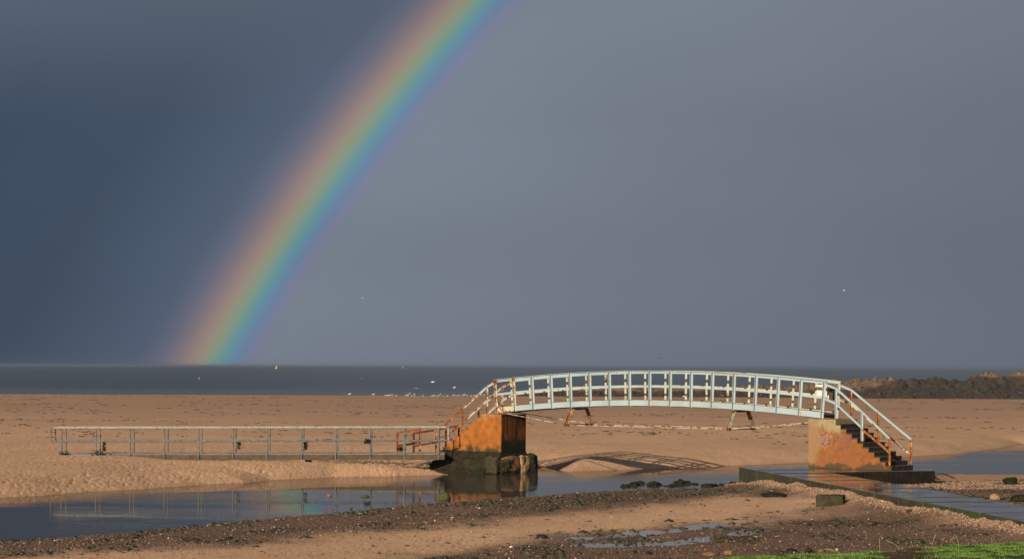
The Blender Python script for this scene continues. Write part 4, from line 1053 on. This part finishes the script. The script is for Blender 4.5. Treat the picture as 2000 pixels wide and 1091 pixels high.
gp = [(752.5, 772.4), (755.5, 772.6), (760, 772.8), (765, 771.5), (768, 773), (774, 773.3), (793, 773), (797, 772), (800, 769.3), (804, 773), (810, 770), (810.4, 773.2), (826, 773.2), (845, 773.6), (849, 772.9), (854, 773.2), (858, 772.5), (861, 770.2), (867, 773), (874, 773.6), (886, 772.2), (891, 773.3), (896, 772.9), (903, 772.4), (907, 771.4), (913, 772.9), (920, 773.2), (926, 772.6), (931, 772.4), (940, 771.8), (946, 771.6), (952, 773), (958, 773.5)]
for px, py in gp: gull(px, py, random.uniform(.55, .85), random.choice((0, math.pi)) + random.uniform(-.7, .7))
for px, py, sc, lb_ in ((682.5, 770.6, 1.1, 'large white gull standing alone at the water edge, leftmost of all'), (729, 771, 1.0, 'white gull standing between the lone large gull and the flock'),
                        (1217, 772, .9, 'white gull on the wet sand seen through the middle of the bridge'), (1338, 775.5, 1.5, 'large white gull seen through the bridge railing right of its middle')):
    gull(px, py, sc, random.uniform(-.5, .5), lb_, None)
def flyer(px, py, D, sc, m, label, flap=.35, rz=0.3):
    b = gull_body(1.0, True, flap); o = b.build('flying_gull', m, smooth=False); p = at_d(px, py, D); o.location = p; o.scale = (sc,) * 3; o.rotation_euler = (0, 0, rz)
    tag(o, label, 'gull')
flyer(845.5, 747, 330, 1.0, M['gull_white'], 'white gull flying over the sea above the flock', .5)
flyer(813.5, 759.5, 340, 1.0, M['gull_white'], 'white gull flying low over the shallows left of the bridge stairs', .2, 1.2)
flyer(887.5, 757.5, 340, .8, M['gull_white'], 'small white gull flying low nearest the left bridge stairs', .7)
flyer(1649, 567.5, 300, .55, M['gull_white'], 'tiny white gull high in the grey sky at right', .5)
flyer(708, 582, 300, .38, M['gull_white'], 'tiny pale gull in the sky right of the rainbow', .3)
flyer(1291, 700.5, 300, .95, M['gull_dark'], 'dark bird flying just above the middle of the bridge', .15, 1.4)
flyer(787, 718, 420, .55, M['gull_white'], 'tiny white gull on the horizon left of the bridge', .3)
flyer(707, 739.5, 420, .5, M['gull_grey'], 'tiny grey gull flying over the sea above the lone gulls', .3)
bu = empty('channel_buoy', at_z(540, 719.5, -.4), 'yellow conical buoy far out on the horizon right of the rainbow', 'buoy')
p = Vector(at_z(540, 719.5, -.4)); k = p.y / F
def lathe(prof, n=12): return MB().loft([[(p.x + r_ * math.cos(2 * math.pi * j / n), p.y + r_ * math.sin(2 * math.pi * j / n), z_) for j in range(n)] for r_, z_ in prof])
lathe([(2.2 * k, -.4), (2.2 * k, -.4 + 1.6 * k), (1.9 * k, -.4 + 2.0 * k)]).build('float', M['buoy_yellow'], bu)
lathe([(1.6 * k, -.4 + 2.0 * k), (.7 * k, -.4 + 4.6 * k), (.4 * k, -.4 + 6.6 * k)]).build('tower', M['buoy_yellow'], bu)
p = Vector(at_z(389, 739.4, -.4)); k = p.y / F
b2 = lathe([(.3 * k, -.45), (1.1 * k, -.4 + .5 * k), (1.2 * k, -.4 + 1.2 * k), (.9 * k, -.4 + 1.9 * k), (.25 * k, -.4 + 2.3 * k), (.2 * k, -.4 + 2.9 * k)]).build('float_buoy', M['buoy_orange'])
tag(b2, 'small pale orange float on the sea below the rainbow', 'buoy')

# rain haze low over the sea: it softens the horizon
hz = MB().box((-66000, -300, -2.5), (132000, 0, 0), (0, 60400, 0), (0, 0, 10.5)); hm = bpy.data.materials.new('rain_haze'); hm.use_nodes = True; hm.node_tree.nodes.clear()
ho = hm.node_tree.nodes.new('ShaderNodeOutputMaterial'); hv = hm.node_tree.nodes.new('ShaderNodeVolumePrincipled'); hm.node_tree.links.new(hv.outputs[0], ho.inputs['Volume'])
hv.inputs['Color'].default_value = (.19, .24, .315, 1); hv.inputs['Density'].default_value = .00011; hv.inputs['Anisotropy'].default_value = 0.0
hzo = hz.build('haze', hm); tag(hzo, 'thin rain haze lying low over the sea', kind='stuff')

scene.cycles.use_denoising = True
scene.cycles.max_bounces = 6; scene.cycles.caustics_reflective = False; scene.cycles.caustics_refractive = False
